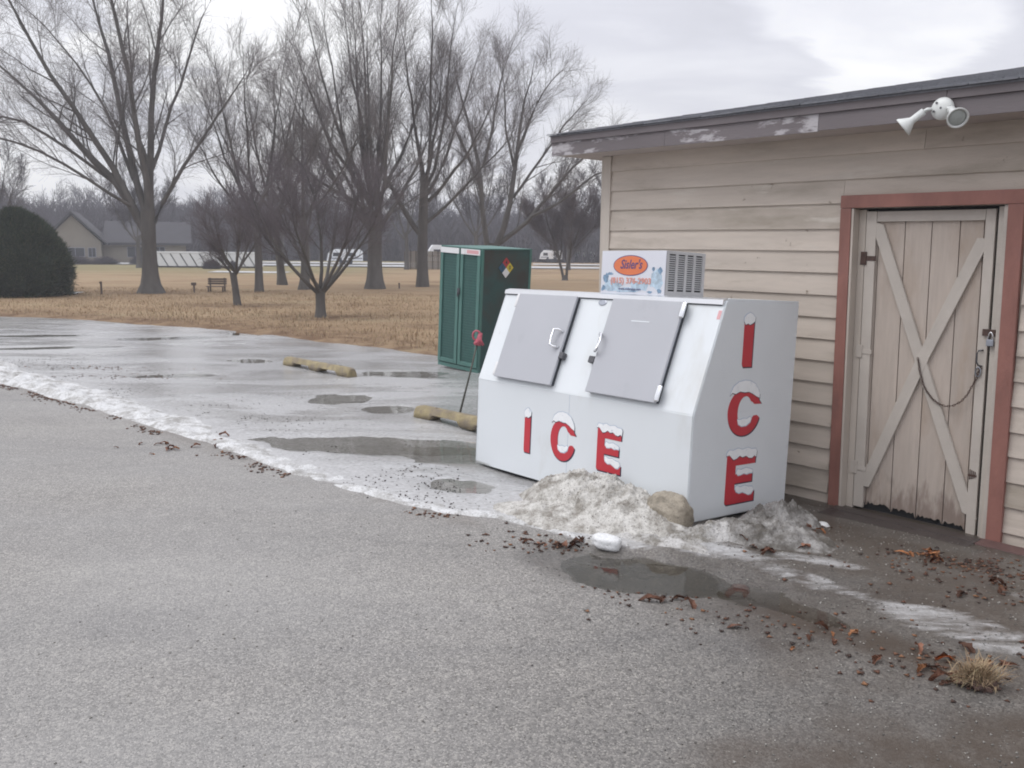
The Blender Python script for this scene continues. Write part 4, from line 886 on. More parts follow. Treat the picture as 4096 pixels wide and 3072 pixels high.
flat('oval_border', arc(-.975, 1.802, .183, .080, 0, 350, 35), .0020, M['navy'], dc)
flat('oval_ground', arc(-.975, 1.802, .176, .074, 0, 350, 35), .0026, M['orange'], dc)
text_mesh("Sisler's", .098, M['navy'], 'lettering', dc, Matrix.Translation((-.968, CY0-.0068, 1.808)) @ DM, shear=.30, offset=.0016, xs=.86)
text_mesh("(815) 376-2903", .062, M['orangetext'], 'lettering', dc, Matrix.Translation((-.965, CY0-.0068, 1.682)) @ DM, offset=.0014, xs=1.12)
text_mesh("www.sislersice.com", .026, M['navy'], 'lettering', dc, Matrix.Translation((-.968, CY0-.0068, 1.620)) @ DM, xs=1.15)

# ------------------------------------------------------------------ propane cabinet
ca = -0.7929
CM = Matrix.Translation((-0.52, 13.34, -0.005)) @ Matrix.Rotation(ca, 4, 'Z') @ Matrix.Rotation(R(2.9), 4, 'Y')
gc = thing('gas_cabinet', 'tall dark green steel gas cylinder cabinet with two doors and a hazard diamond', 'cabinet', CM)
CWd, CDp, CHt = .94, 1.05, 1.87
box('cabinet_body', (-CWd+.01, -.012, .03, CDp, .06, CHt-.02), M['greenside'], gc)
box('side_sheet', (-.0115, -.004, .05, CDp-.05, .10, CHt-.07), M['greenside'], gc)
for (x0, x1, y0, y1, z0, z1) in ((-CWd, 0, .0, CDp, 0.0, .06), (-CWd, 0, 0.0, CDp, CHt-.02, CHt), (-.03, 0, .0, .045, .06, CHt-.02), (-CWd, -CWd+.03, 0, .045, .06, CHt-.02), (-.03, 0, CDp-.045, CDp+.001, .06, CHt-.02)):
    box('frame_rail', (x0, x1, y0, y1, z0, z1), M['green'] if y0 < .5 and x0 < -.5 or x1-x0 > .1 and z0 < .5 else M['green'], gc, .004)
for dx in (-CWd+.015, -CWd/2+.012):
    x0, x1 = dx, dx+CWd/2-.027; z0, z1 = .075, CHt-.03
    bm = bmesh.new(); bm_box(bm, x0+.05, x1-.05, .004, .010, z0+.05, z1-.05); dr = bm_obj('door', bm, M['greendark'], gc)
    for (a_, b_, c_, d_) in ((x0, x0+.062, z0, z1), (x1-.062, x1, z0, z1), (x0+.063, x1-.063, z0, z0+.062), (x0+.063, x1-.063, z1-.075, z1)):
        box('door_rail', (a_, b_, -.022, .012, c_, d_), M['green'], dr, .006)
    bm = bmesh.new()
    for k in range(1, 12): bm_box(bm, x0+.055+(x1-x0-.11)*k/12-.0025, x0+.055+(x1-x0-.11)*k/12+.0025, -.001, .0038, z0+.055, z1-.075)
    for k in range(1, 40): bm_box(bm, x0+.055, x1-.055, -.0005, .0034, z0+.055+(z1-z0-.13)*k/40-.002, z0+.055+(z1-z0-.13)*k/40+.002)
    bm_obj('mesh_grid', bm, M['green'], dr)
box('sign', (-CWd+.025, -CWd/2-.02, -.028, -.0225, CHt-.105, CHt-.022), M['white'], gc, .002)
s_ = box('sign', (-CWd/2+.025, -CWd/2+.115, -.028, -.0225, CHt-.105, CHt-.022), M['white'], gc, .002)
s_ = box('sign', (-CWd/2+.12, -.02, -.028, -.0225, CHt-.105, CHt-.022), M['white'], gc, .002)
box('printed_band', (-CWd/2+.16, -.05, -.0292, -.0282, CHt-.088, CHt-.035), M['pink'], s_)
bm = bmesh.new(); bm_box(bm, -.49, -.44, -.045, -.0225, 1.15, 1.25, .006); bm_box(bm, -.475, -.455, -.06, -.0455, 1.12, 1.19, .004); bm_obj('latch', bm, M['lock'], gc)
# diamond on the side
dcy, dcz, dh = .50, 1.585, .155
for nm, off, mm, tx in (('diamond_quarter', (0, .5), 'redprint', '4'), ('diamond_quarter', (-.5, 0), 'blue', '1'), ('diamond_quarter', (.5, 0), 'yellow', '0'), ('diamond_quarter', (0, -.5), 'white', None)):
    cy, cz = dcy+off[0]*dh, dcz+off[1]*dh; q = dh*.49
    bm = bmesh.new(); bm_prism(bm, [(cy-q, cz), (cy, cz-q), (cy+q, cz), (cy, cz+q)], 'x', -.0035, .004); o = bm_obj(nm, bm, M[mm], gc)
    if tx:
        SMx = Matrix(((0, 0, 1, .0045), (1, 0, 0, cy), (0, 1, 0, cz), (0, 0, 0, 1))); text_mesh(tx, .085, M['black'], 'digit', o, SMx, offset=.002)

# ------------------------------------------------------------------ wheel stops and the red-topped stake
def wheel_stop(L, label, x, y, ang, seed):
    n = 60; sec = [(-.085, 0), (-.078, .07), (-.05, .125), (-.03, .135), (.03, .135), (.05, .125), (.078, .07), (.085, 0)]
    V = []; rr = np.random.default_rng(seed)
    for i in range(n+1):
        t = i/n; xx = t*L; e = min(t, 1-t)*L
        zb_ = .065*ss(.28, .34, e)*(1-ss(L/2-.16, L/2-.10, e)) if True else 0
        sc_ = 0.86+0.14*ss(0, .06, e)
        for (a, b) in sec:
            z = max(b*sc_, float(zb_)) if b > 0 else float(zb_)
            V.append((xx, a*sc_+.004*float(fbm(np.array(xx*9), np.array(b*30+a*20), 1, 3, seed)), z+.003*float(fbm(np.array(xx*12), np.array(a*40), 1, 3, seed+1))*(b > .03)))
    m_ = len(sec); F = []
    for i in range(n):
        for k in range(m_): F.append((i*m_+k, (i+1)*m_+k, (i+1)*m_+(k+1) % m_, i*m_+(k+1) % m_))
    F = [f[::-1] for f in F]
    o = mesh_np('wheel_stop', V, F, M['stop'], smooth=False)
    bm = bmesh.new(); bm.from_mesh(o.data)
    bm.verts.ensure_lookup_table(); bm.faces.new([bm.verts[k] for k in range(m_)]); bm.faces.new([bm.verts[n*m_+k] for k in range(m_)]); bmesh.ops.recalc_face_normals(bm, faces=bm.faces[:]); bm.to_mesh(o.data); bm.free()
    o.location = (x, y, float(ground_z(np.array([x]), np.array([y]))[0])-.004); o.rotation_euler = (0, 0, ang)
    for bx in (.32, L-.32):
        b_ = bmesh.new(); bm_tube(b_, [(bx, 0, .128), (bx, 0, .139)], .016, 10); bm_obj('anchor_pin', b_, M['rust'], o)
    return tag(o, label, 'wheel stop', 'yellow parking wheel stops')
wheel_stop(1.85, 'worn yellow concrete wheel stop out on the wet lot, left of the green cabinet', -3.60, 14.12, -0.80, 5)
wheel_stop(1.80, 'worn yellow concrete wheel stop partly behind the left end of the ice freezer', -1.05, 9.88, -0.79, 9)
st = thing('marker_stake', 'thin leaning metal stake with a faded red plastic top behind the wheel stop', 'stake', Matrix.Translation((-0.60, 10.05, 0)))
tube('rod', [(0, 0, -.02), (.10, -.01, .38), (.20, 0, .80)], [.013, .011, .010], M['rod'], st)
bm = bmesh.new()
bm_tube(bm, [(.20, 0, .80), (.225, -.01, .86), (.24, 0, .93)], [.045, .03, .022], 8)
bm_tube(bm, [(.17, -.02, .80), (.235, -.02, .855), (.27, -.01, .79)], [.018, .03, .016], 7)
bm_tube(bm, [(.215+.045*math.cos(a_)-.02, -.012, .90+.055*math.sin(a_)) for a_ in np.linspace(.3, 5.6, 12)], .011, 6)
bm_obj('red_top', bm, M['ribbon'], st, True)

# ------------------------------------------------------------------ trees
def unit(v): return v/np.maximum(np.linalg.norm(v, axis=-1, keepdims=True), 1e-9)
def tubes(P, Rr, k):
    """P (B,N,3) R (B,N) -> verts, faces"""
    B, n, _ = P.shape
    T = unit(np.gradient(P, axis=1)); ref = np.where(np.abs(T[..., 2:3]) > 0.9, np.array([1., 0, 0]), np.array([0, 0, 1.]))
    A = unit(np.cross(T, ref)); Bn = np.cross(T, A); th = 2*np.pi*np.arange(k)/k
    V = P[:, :, None, :] + Rr[:, :, None, None]*(A[:, :, None, :]*np.cos(th)[None, None, :, None]+Bn[:, :, None, :]*np.sin(th)[None, None, :, None])
    idx = np.arange(B*n*k).reshape(B, n, k); r = np.roll(idx, -1, axis=2)
    F = np.stack([idx[:, :-1], r[:, :-1], r[:, 1:], idx[:, 1:]], -1).reshape(-1, 4)
    return V.reshape(-1, 3), F
def spawn(P, Rr, cnt, t0, t1, a0, a1, L, steps, up, wig, r, rf=0.6, rend=0.25, lent=0.5, flat=0.0, rmin=0.0):
    """children of each parent polyline"""
    B, n, _ = P.shape; pi = np.repeat(np.arange(B), cnt); m_ = len(pi)
    t = t0+(t1-t0)*((np.tile(np.arange(cnt), B)+r.random(m_))/cnt); f = t*(n-1); i0 = np.minimum(f.astype(int), n-2); fr = (f-i0)[:, None]
    base = P[pi, i0]*(1-fr)+P[pi, i0+1]*fr; tg = unit(P[pi, i0+1]-P[pi, i0]); pr = Rr[pi, i0]*(1-fr[:, 0])+Rr[pi, i0+1]*fr[:, 0]
    rv = unit(r.normal(size=(m_, 3))); side = unit(np.cross(tg, rv)); ang = np.radians(a0+(a1-a0)*r.random(m_))[:, None]
    d = unit(tg*np.cos(ang)+side*np.sin(ang)); plen = np.linalg.norm(np.diff(P, axis=1), axis=2).sum(1)[pi]
    ln = L*(1-lent*t)*r.uniform(.65, 1.2, m_) if L > 0 else plen*(-L)*(1-lent*t)*r.uniform(.65, 1.2, m_)
    out = [base]; cur = base
    for s in range(steps):
        d = unit(d+np.array([0, 0, up])+r.normal(size=(m_, 3))*wig); cur = cur+d*(ln/steps)[:, None]; out.append(cur)
    Pn = np.stack(out, 1); r0 = np.maximum(np.minimum(pr*rf, pr), rmin); tt = np.linspace(0, 1, steps+1)
    return Pn, r0[:, None]*(1-(1-rend)*tt)[None, :]
def path(pts, radii, n=9):
    p = np.array(pts, float); s = np.r_[0, np.cumsum(np.linalg.norm(np.diff(p, axis=0), axis=1))]; t = np.linspace(0, s[-1], n)
    o = np.stack([np.interp(t, s, p[:, k]) for k in range(3)], 1)
    o[1:-1] = o[1:-1]*.5+(o[:-2]+o[2:])*.25
    return o, np.interp(t, np.linspace(0, s[-1], len(radii)), radii)
def merge(lst):
    V, F, off = [], [], 0
    for v, f in lst: V.append(v); F.append(f+off); off += len(v)
    return np.vstack(V), np.vstack(F)
def make_tree(label, x, y, trunk, leaders, seed, dens=(9, 8, 8), lens=(3.0, 1.35, .65), up=(.10, .10, .08), group='bare trees on the lawn', cat='tree', rt=.9, tw='twig', ang=(18, 42), name='bare_tree', twr=.0036, droop=0.0, lead_n=10, flare=1.5, t0=.12):
    r = np.random.default_rng(seed); z0 = float(lawn_z(np.array([x]), np.array([y]))[0])
    root = thing(name, label, cat, Matrix.Translation((x, y, z0)), group)
    tp, tr = path(trunk[0], trunk[1], 10)
    tr = tr*.84; fl = 1+(flare-1)*np.exp(-np.linspace(0, 1, 10)*11); tr = tr*fl; tp[0, 2] = -.08
    parts = [tubes(tp[None], tr[None], 14)]
    LP, LR = [], []
    for pts, rad in leaders:
        pts = [np.array(p, float) for p in pts]
        p, q = path(pts, [v*.64 for v in rad], lead_n); ln = np.linalg.norm(p[-1]-p[0]); wob = np.cumsum(r.normal(size=p.shape)*.035*ln/6, axis=0); wob -= np.linspace(0, 1, lead_n)[:, None]*wob[-1]*.6; wob[0] = 0
        LP.append(p+wob); LR.append(q)
    LP = np.stack(LP); LR = np.stack(LR); parts.append(tubes(LP, LR, 9))
    P2, R2 = spawn(LP, LR, dens[0], t0, .97, ang[0], ang[1], lens[0], 6, up[0]+.01, .09, r, .40, .2, .45)
    R2 = np.minimum(R2, .026*(lens[0]/2.6))
    parts.append(tubes(P2, np.maximum(R2, .008), 5))
    V, F = merge(parts); mesh_np('trunk', V, F, M['bark'], root, True)
    P3, R3 = spawn(P2, R2, dens[1], .12, .98, 20, 48, lens[1], 4, up[1]+.02-droop, .09, r, .5, .35, .4)
    R3 = np.minimum(R3, twr*1.9)
    P4, R4 = spawn(P3, R3, dens[2]+4, .05, 1.0, 22, 58, lens[2], 3, up[2]+.03-droop*1.5, .11, r, .62, .4, .35)
    P5, R5 = spawn(LP, LR, dens[2]*3, max(.3, t0), 1.0, 22, 55, lens[1], 3, up[2]+.05, .09, r, .25, .4, .3)
    V, F = merge([tubes(P3, np.maximum(R3, twr*1.15), 3), tubes(P4, np.maximum(R4, twr*.72), 3), tubes(P5, np.clip(R5, twr, twr*2), 3)])
    mesh_np('crown', V, F, M[tw], root, True)
    return root
def fan(fork, ends, r0, r, zj=0.6, yj=2.2, re=.012, bend=.35):
    """leaders from near a fork to given (x,z) tips; depth scattered"""
    o = []
    for k, (ex_, ez_) in enumerate(ends):
        yy_ = r.uniform(-yj, yj); f = np.array(fork, float)+np.array([ex_*.04, 0, r.uniform(-zj, zj*.3)])
        mid = f+np.array([ex_-f[0], yy_, ez_-f[2]])*np.array([.5+bend*.18, .5, .45])
        o.append(([f, (f+mid)/2+np.array([np.sign(ex_)*.05, 0, -.05]), mid, (ex_, yy_, ez_)], [r0*r.uniform(.75, 1.05), r0*.62, r0*.35, re]))
    return o
r_ = np.random.default_rng(5)
# great tree at the left
T1 = [([(-.05, 0, 2.2), (-.75, .1, 3.6), (-2.3, .4, 5.0), (-4.2, .7, 7.0), (-6.6, .9, 9.4)], [.27, .22, .15, .08, .015]),
      ([(-.25, 0, 2.6), (-1.1, -.3, 4.6), (-2.2, -.8, 6.7), (-3.6, -1.2, 9.4), (-4.9, -1.4, 12.0)], [.22, .17, .12, .07, .012]),
      ([(-.05, 0, 3.0), (-.7, .3, 5.2), (-1.3, .8, 8.0), (-2.1, 1.0, 10.6), (-2.8, 1.2, 13.2)], [.22, .17, .12, .06, .012]),
      ([(.05, 0, 2.9), (-.1, -.4, 5.2), (-.2, -.7, 8.2), (-.5, -1.0, 11), (-.9, -1.2, 13.8)], [.21, .16, .11, .06, .012]),
      ([(.1, .0, 3.0), (.15, .2, 5.4), (.35, .4, 8.3), (.7, .5, 11), (1.0, .7, 13.6)], [.23, .18, .12, .07, .012]),
      ([(.25, 0, 2.6), (.9, .2, 3.9), (1.9, .4, 5.4), (3.0, .5, 7.0), (3.9, .6, 8.4)], [.13, .11, .08, .05, .012]),
      ([(.2, .1, 4.5), (.7, .6, 6.6), (1.3, 1.3, 8.8), (1.9, 1.6, 10.4), (2.6, 2.0, 11.8)], [.12, .09, .07, .04, .012]),
      ([(-1.3, .2, 4.1), (-2.6, -.4, 5.2), (-3.9, -.8, 6.1), (-4.9, -1.0, 6.6), (-5.2, -1.1, 5.4), (-5.15, -1.1, 3.4)], [.10, .09, .075, .06, .04, .015]),
      ([(-.5, -.2, 3.2), (-1.8, -1.0, 4.3), (-3.4, -1.7, 5.2), (-5.2, -2.3, 5.6), (-7.0, -2.6, 4.8)], [.10, .08, .06, .04, .012]),
      ([(-.6, .4, 4.2), (-1.7, 1.2, 6.6), (-3.2, 2.0, 8.6), (-4.9, 2.6, 10.4), (-6.3, 3.0, 11.6)], [.12, .09, .06, .04, .012]),
      ([(0, .5, 3.6), (-.9, 1.4, 6.2), (-1.4, 2.2, 9.0), (-1.5, 2.6, 11.2), (-1.7, 2.8, 12.6)], [.13, .10, .07, .04, .012])]
make_tree('huge multi-stemmed bare maple, leftmost on the lawn, with a hanging branch', -13.6, 33.64, ([(0, 0, 0), (0, 0, 1.2), (.02, 0, 3.1)], [.36, .31, .31]), T1, 11, (12, 10, 9), (3.1, 1.5, .75), up=(.06, .02, -.02), flare=1.9)
make_tree('bare tree behind the small pruned one, with a straight trunk and a narrow crown', -10.02, 35.34, ([(0, 0, 0), (.02, 0, 1.4), (-.02, 0, 3.2)], [.19, .165, .16]), fan((0, 0, 3.1), [(-2.4, 8.0), (-1.3, 8.9), (-.2, 9.3), (.8, 9.0), (1.9, 8.2), (-2.9, 6.4), (2.6, 6.6)], .12, r_, 0.8, 1.6), 12, (9, 8, 8), (2.2, 1.1, .6), flare=1.25)
make_tree('leaning slim bare tree, farthest back of the trunks left of the crabapple', -10.56, 41.03, ([(0, 0, 0), (-.12, 0, 1.5), (-.35, 0, 3.4)], [.22, .18, .16]), fan((-.35, 0, 3.3), [(-3.0, 8.0), (-1.6, 9.4), (-.4, 9.8), (1.1, 9.2), (2.4, 7.8)], .13, r_, .8, 1.8), 13, (7, 7, 6), (2.4, 1.2, .6), flare=1.5)
make_tree('bare tree standing right behind the crabapple, its trunk showing between the stems', -8.63, 37.1, ([(0, 0, 0), (.05, 0, 1.3), (0, 0, 3.0)], [.22, .18, .16]), fan((0, 0, 2.9), [(-2.6, 6.8), (-1.2, 8.0), (.3, 8.4), (1.6, 7.6), (2.9, 6.6)], .12, r_, .7, 1.6), 14, (7, 7, 6), (2.2, 1.1, .6), flare=1.7)
make_tree('big bare maple with a broad flared trunk, in the middle of the lawn', -5.92, 38.44, ([(0, 0, 0), (0, 0, 1.0), (.05, 0, 3.3)], [.40, .34, .35]),
          fan((.02, 0, 3.3), [(-4.3, 9.0), (-3.5, 10.4), (-2.5, 11.3), (-1.5, 11.9), (-.5, 12.0), (.4, 11.8), (1.3, 11.2), (-4.6, 7.0), (2.2, 9.6), (3.2, 9.0), (-3.0, 8.2), (.9, 9.4), (-2.0, 11.2), (-.9, 11.4), (.0, 10.6), (-3.8, 8.6)], .17, r_, 1.1, 3.0), 15, (9, 9, 9), (2.7, 1.35, .7), flare=1.5)
make_tree('tall straight-trunked bare maple nearest the green cabinet', -4.09, 40.55, ([(0, 0, 0), (0, 0, 2.0), (.12, 0, 5.0)], [.30, .26, .22]),
          fan((.12, 0, 4.6), [(-.6, 10.8), (.5, 12.4), (1.5, 12.3), (2.5, 10.8), (3.5, 8.4), (1.0, 9.5)], .16, r_, .8, 2.4) + [([(0, 0, 2.2), (-.7, .2, 3.4), (-1.6, .4, 5.0), (-2.2, .5, 7.5)], [.2, .16, .10, .02]), ([(.1, 0, 2.8), (1.2, .2, 3.8), (2.4, .3, 5.0), (4.0, .4, 6.6)], [.13, .10, .07, .02])], 16, (9, 9, 8), (2.5, 1.3, .65), flare=1.3)
make_tree('wide bare maple rising behind the green cabinet, limbs drooping towards the shed', -1.05, 44.0, ([(0, 0, 0), (0, 0, .8), (.05, 0, 2.0)], [.40, .34, .33]),
          [([(-.2, 0, 1.7), (-.5, 0, 4.0), (-.45, .2, 6.2), (-1.4, .4, 8.6), (-1.9, .4, 10.8)], [.22, .18, .13, .07, .015]), ([(-.4, .1, 4.2), (-1.2, .2, 6.4), (-2.4, .3, 8.6), (-3.0, .4, 10.4)], [.13, .10, .06, .015]), ([(-.45, 0, 5.6), (0, -.4, 7.4), (.3, -.6, 9.4), (.9, -.8, 11.2)], [.12, .09, .05, .012]),
           ([(.2, 0, 1.8), (.9, 0, 3.6), (1.2, .2, 6.4), (1.4, .4, 8.6), (2.0, .5, 10.6)], [.25, .2, .14, .08, .015]), ([(1.2, .1, 6.3), (2.0, .3, 8.2), (2.8, .5, 9.7), (3.6, .7, 10.4)], [.12, .08, .05, .012]), ([(1.1, 0, 5.4), (.5, .3, 7.6), (.6, .6, 9.4), (.3, .8, 10.8)], [.11, .08, .05, .012]),
           ([(.35, 0, 2.0), (1.6, -.3, 3.0), (3.0, -.5, 4.4), (4.4, -.7, 6.2), (6.0, -.9, 6.9)], [.2, .15, .11, .07, .015]), ([(1.9, -.3, 3.3), (3.6, -.3, 4.2), (5.0, -.4, 5.4), (6.6, -.6, 5.6), (7.6, -.7, 4.9)], [.12, .09, .07, .04, .012]), ([(1.0, .2, 4.2), (2.4, .6, 6.2), (3.6, .8, 7.8), (4.9, 1.0, 9.2)], [.12, .09, .06, .012])],
          17, (10, 9, 8), (2.6, 1.35, .7), up=(.07, .03, .0), flare=1.2)
def vase(n, rad, h, z0, r, r0):
    o = []
    for k in range(n):
        a = 2*math.pi*(k+r.uniform(-.3, .3))/n; q = rad*r.uniform(.75, 1.05); zz_ = h*r.uniform(.85, 1.02)
        o.append(([(0, 0, z0), (.42*q*math.cos(a), .42*q*math.sin(a), z0+(zz_-z0)*.28), (.80*q*math.cos(a), .80*q*math.sin(a), z0+(zz_-z0)*.62), (q*math.cos(a), q*math.sin(a), zz_)], [r0, r0*.7, r0*.4, .01]))
    o.append(([(0, 0, z0), (.05, 0, z0+(h-z0)*.4), (-.1, .1, h)], [r0, r0*.6, .01]))
    return o
make_tree('small pruned bare fruit tree by the bench, a cut limb stub on its left', -8.43, 27.33, ([(0, 0, 0), (-.04, 0, .5), (-.1, 0, 1.0)], [.135, .12, .12]), vase(7, 1.15, 3.1, .95, r_, .06)+[([(-.08, 0, .85), (-.3, 0, 1.15), (-.55, 0, 1.45)], [.05, .045, .04])], 18, (7, 7, 7), (.95, .5, .3), up=(.03, .02, .02), tw='twigdark', twr=.003, flare=1.2, t0=.25)
make_tree('bare crabapple with a short trunk forking into many low stems, nearest to the lot', -4.92, 22.85, ([(0, 0, 0), (0, 0, .35), (0, 0, .75)], [.165, .14, .15]), vase(8, 1.95, 3.5, .55, r_, .085), 19, (9, 9, 8), (1.3, .62, .36), up=(.06, .02, .02), tw='twigdark', twr=.0030, flare=1.25, t0=.34)
make_tree('twin-stemmed small bare tree far out on the lawn, right of the cabinet', 2.92, 50.5, ([(0, 0, -.05), (0, 0, .12), (0, 0, .3)], [.24, .2, .2]), [([(-.08, 0, .1), (-.4, 0, 1.5), (-.9, .1, 3.0), (-1.4, .1, 4.4)], [.12, .11, .07, .01]), ([(.08, 0, .1), (.35, 0, 1.5), (.9, 0, 3.1), (1.4, .2, 4.5)], [.12, .11, .07, .01]), ([(-.3, 0, 1.2), (-.2, .6, 2.6), (0, 1.0, 4.3)], [.08, .06, .01]), ([(.3, 0, 1.3), (.3, -.7, 2.7), (.2, -1.0, 4.4)], [.08, .06, .01]), ([(.5, 0, 1.8), (1.3, .1, 2.7), (2.1, .1, 3.7)], [.06, .04, .01]), ([(-.5, 0, 1.9), (-1.4, .1, 2.7), (-2.1, .1, 3.6)], [.06, .04, .01])],
          20, (12, 10, 8), (1.7, .8, .45), tw='twigdark', twr=.007)
# farther trees standing clear of the wood
for k, (x, y, h, lab) in enumerate([(-27.5, 66, 7.5, 'slim dark trunk in front of the long white row'), (-14.2, 62, 9, 'dark bare tree far back, between the flared maple and crabapple'), (4.4, 72, 8.5, 'bare tree beyond the twin-stemmed one near the far road'),
                                (-2.6, 63, 9.5, 'bare tree just left of the green cabinet, far back'), (8.5, 66, 9, 'bare tree whose trunk shows left of the shed, far back'), (-20.5, 80, 10, 'bare tree rising from behind the right end of the white row'), (-36, 62, 9, 'bare tree before the tan house roof'), (-8.3, 70, 9.5, 'bare tree left of the grey far shed')]):
    make_tree(lab, x, y, ([(0, 0, 0), (.05, 0, 1.2), (0, 0, h*.3)], [.2, .17, .15]), fan((0, 0, h*.28), [(-h*.28, h*.8), (-h*.12, h*.95), (.05, h), (h*.15, h*.92), (h*.3, h*.75)], .11, r_, .6, h*.25), 40+k, (9, 7, 6), (h*.22, h*.12, h*.06), twr=.010, tw='fartwig', group='bare trees far back')

# far wood: one mass
def far_wood():
    r = np.random.default_rng(77); lst = []
    n = 420; ang = r.uniform(-.72, .62, n); dist = r.uniform(112, 185, n)*(1+0.0*ang); x = dist*np.sin(ang); y = dist*np.cos(ang)
    keep = ~((x < -22) & (y < 96)); x, y, dist = x[keep], y[keep], dist[keep]; n = len(x)
    h = (dist/150)*r.uniform(7.6, 10.2, n)*(1+.15*fbm(x, y, .03, 2, 71))
    tt = np.linspace(0, 1, 5)
    P = np.stack([x[:, None]+r.normal(size=(n, 1))*.6*tt, y[:, None]+0*tt, h[:, None]*tt], -1); Rr = (.16*(1-.8*tt))[None, :]*r.uniform(.6, 1.3, n)[:, None]
    lst.append(tubes(P, Rr, 4))
    P2, R2 = spawn(P, Rr, 12, .12, .95, 25, 55, 3.0, 3, .12, .1, r, .5, .3, .35, rmin=.03); lst.append(tubes(P2, np.maximum(R2, .03), 3))
    P3, R3 = spawn(P2, R2, 9, .1, 1, 20, 55, 1.7, 2, .1, .14, r, .5, .5, .3); lst.append(tubes(P3, np.full_like(R3, .026)*np.array([1, .9, .6]), 3))
    # undergrowth
    m_ = 56000; ang = r.uniform(-.75, .65, m_); dist = r.uniform(105, 165, m_); x = dist*np.sin(ang); y = dist*np.cos(ang)
    hh = r.uniform(1.5, 8.2, m_)*(dist/150)*(1+.12*fbm(x, y, .05, 2, 73)); d = r.normal(size=(m_, 2))*.28
    P = np.stack([np.stack([x, y, np.zeros(m_)], 1), np.stack([x+d[:, 0]*hh*.5, y+d[:, 1]*hh*.5, hh*.6], 1), np.stack([x+d[:, 0]*hh*1.3, y+d[:, 1]*hh*1.3, hh], 1)], 1)
    lst.append(tubes(P, np.stack([np.full(m_, .08), np.full(m_, .065), np.full(m_, .02)], 1), 3))
    V, F = merge(lst); o = mesh_np('woodland', V, F, M['fartwig'], smooth=True)
    tag(o, 'dense bare grey wood closing the view behind the lawn', 'woodland', kind='stuff')
far_wood()

# evergreen bush at the left edge
def bush():
    r = np.random.default_rng(9); root = thing('evergreen_bush', 'large rounded dark evergreen bush at the left edge of the lawn', 'bush', Matrix.Translation((-17.3, 31.4, 0)))
    bm = bmesh.new(); bmesh.ops.create_icosphere(bm, subdivisions=5, radius=1)
    def prof(z): return np.interp(z, [0, .2, .45, .75, .9, 1.0], [.93, 1.0, .95, .68, .42, .05])
    H_, Rb = 2.95, 1.60
    for v in bm.verts:
        z = (v.co.z+1)/2; a = math.atan2(v.co.y, v.co.x); q = Rb*.90*float(prof(z))*(1+.16*float(fbm(np.array(a*2.6), np.array(z*5), 1, 4, 81)))
        rr = math.hypot(v.co.x, v.co.y); k = min(1, rr*1.6) if z < .12 else 1
        v.co = Vector((math.cos(a)*q*k, math.sin(a)*q*k, z*H_*.96))
    bm_obj('crown_core', bm, M['needle'], root, True)
    n = 42000; z = r.random(n)**.85; a = r.uniform(0, 2*np.pi, n)
    q = Rb*prof(z)*(1+.18*fbm(a*2.6, z*5, 1, 4, 81)+.06*r.normal(size=n)); p = np.stack([np.cos(a)*q, np.sin(a)*q, z*H_*(1+.015*r.normal(size=n))], 1)
    nrm = unit(np.stack([np.cos(a), np.sin(a), (z-.35)*1.3], 1)); d = unit(nrm+r.normal(size=(n, 3))*.55+np.array([0, 0, .5])); s = unit(np.cross(d, r.normal(size=(n, 3)))); L = r.uniform(.07, .22, n)[:, None]; w_ = r.uniform(.010, .022, n)[:, None]
    k = fbm(a*3.1, z*6, 1.5, 3, 87) > -.42; p, s, w_, d, L = p[k], s[k], w_[k], d[k], L[k]; n = len(p)
    V = np.stack([p-s*w_, p+s*w_, p+d*L], 1).reshape(-1, 3); F = np.arange(3*n).reshape(-1, 3)
    mesh_np('foliage', V, F, M['needle'], root)
    tube('trunk', [(0, 0, -.1), (0, 0, 1.2)], .12, M['bark'], root)
bush()

# grass and litter (uncountable)
def blades():
    r = np.random.default_rng(21); n = 70000; x = r.uniform(-24, 6, n); y = 15+22*r.random(n)**1.3
    sd = polydist(x, y, LAWN_EDGE)[1]; k = (sd > .12+.25*r.random(n)) & (sd < 14) & ((np.abs(x)/y) < .68); x, y = x[k], y[k]; n = len(x)
    z = lawn_z(x, y); a = r.uniform(0, 2*np.pi, n); h = r.uniform(.025, .06, n)*(1+.8*(fbm(x, y, 1.2, 3, 91) > .12)); w_ = r.uniform(.006, .012, n); ln = r.uniform(.02, .06, n)
    V = np.stack([np.stack([x-w_*np.cos(a), y-w_*np.sin(a), z-.01], 1), np.stack([x+w_*np.cos(a), y+w_*np.sin(a), z-.01], 1), np.stack([x-ln*np.sin(a), y+ln*np.cos(a), z+h], 1)], 1).reshape(-1, 3)
    tag(mesh_np('grass', V, np.arange(3*n).reshape(-1, 3), M['grassblade']), 'short dormant straw-coloured grass of the lawn', 'grass', kind='stuff')
blades()
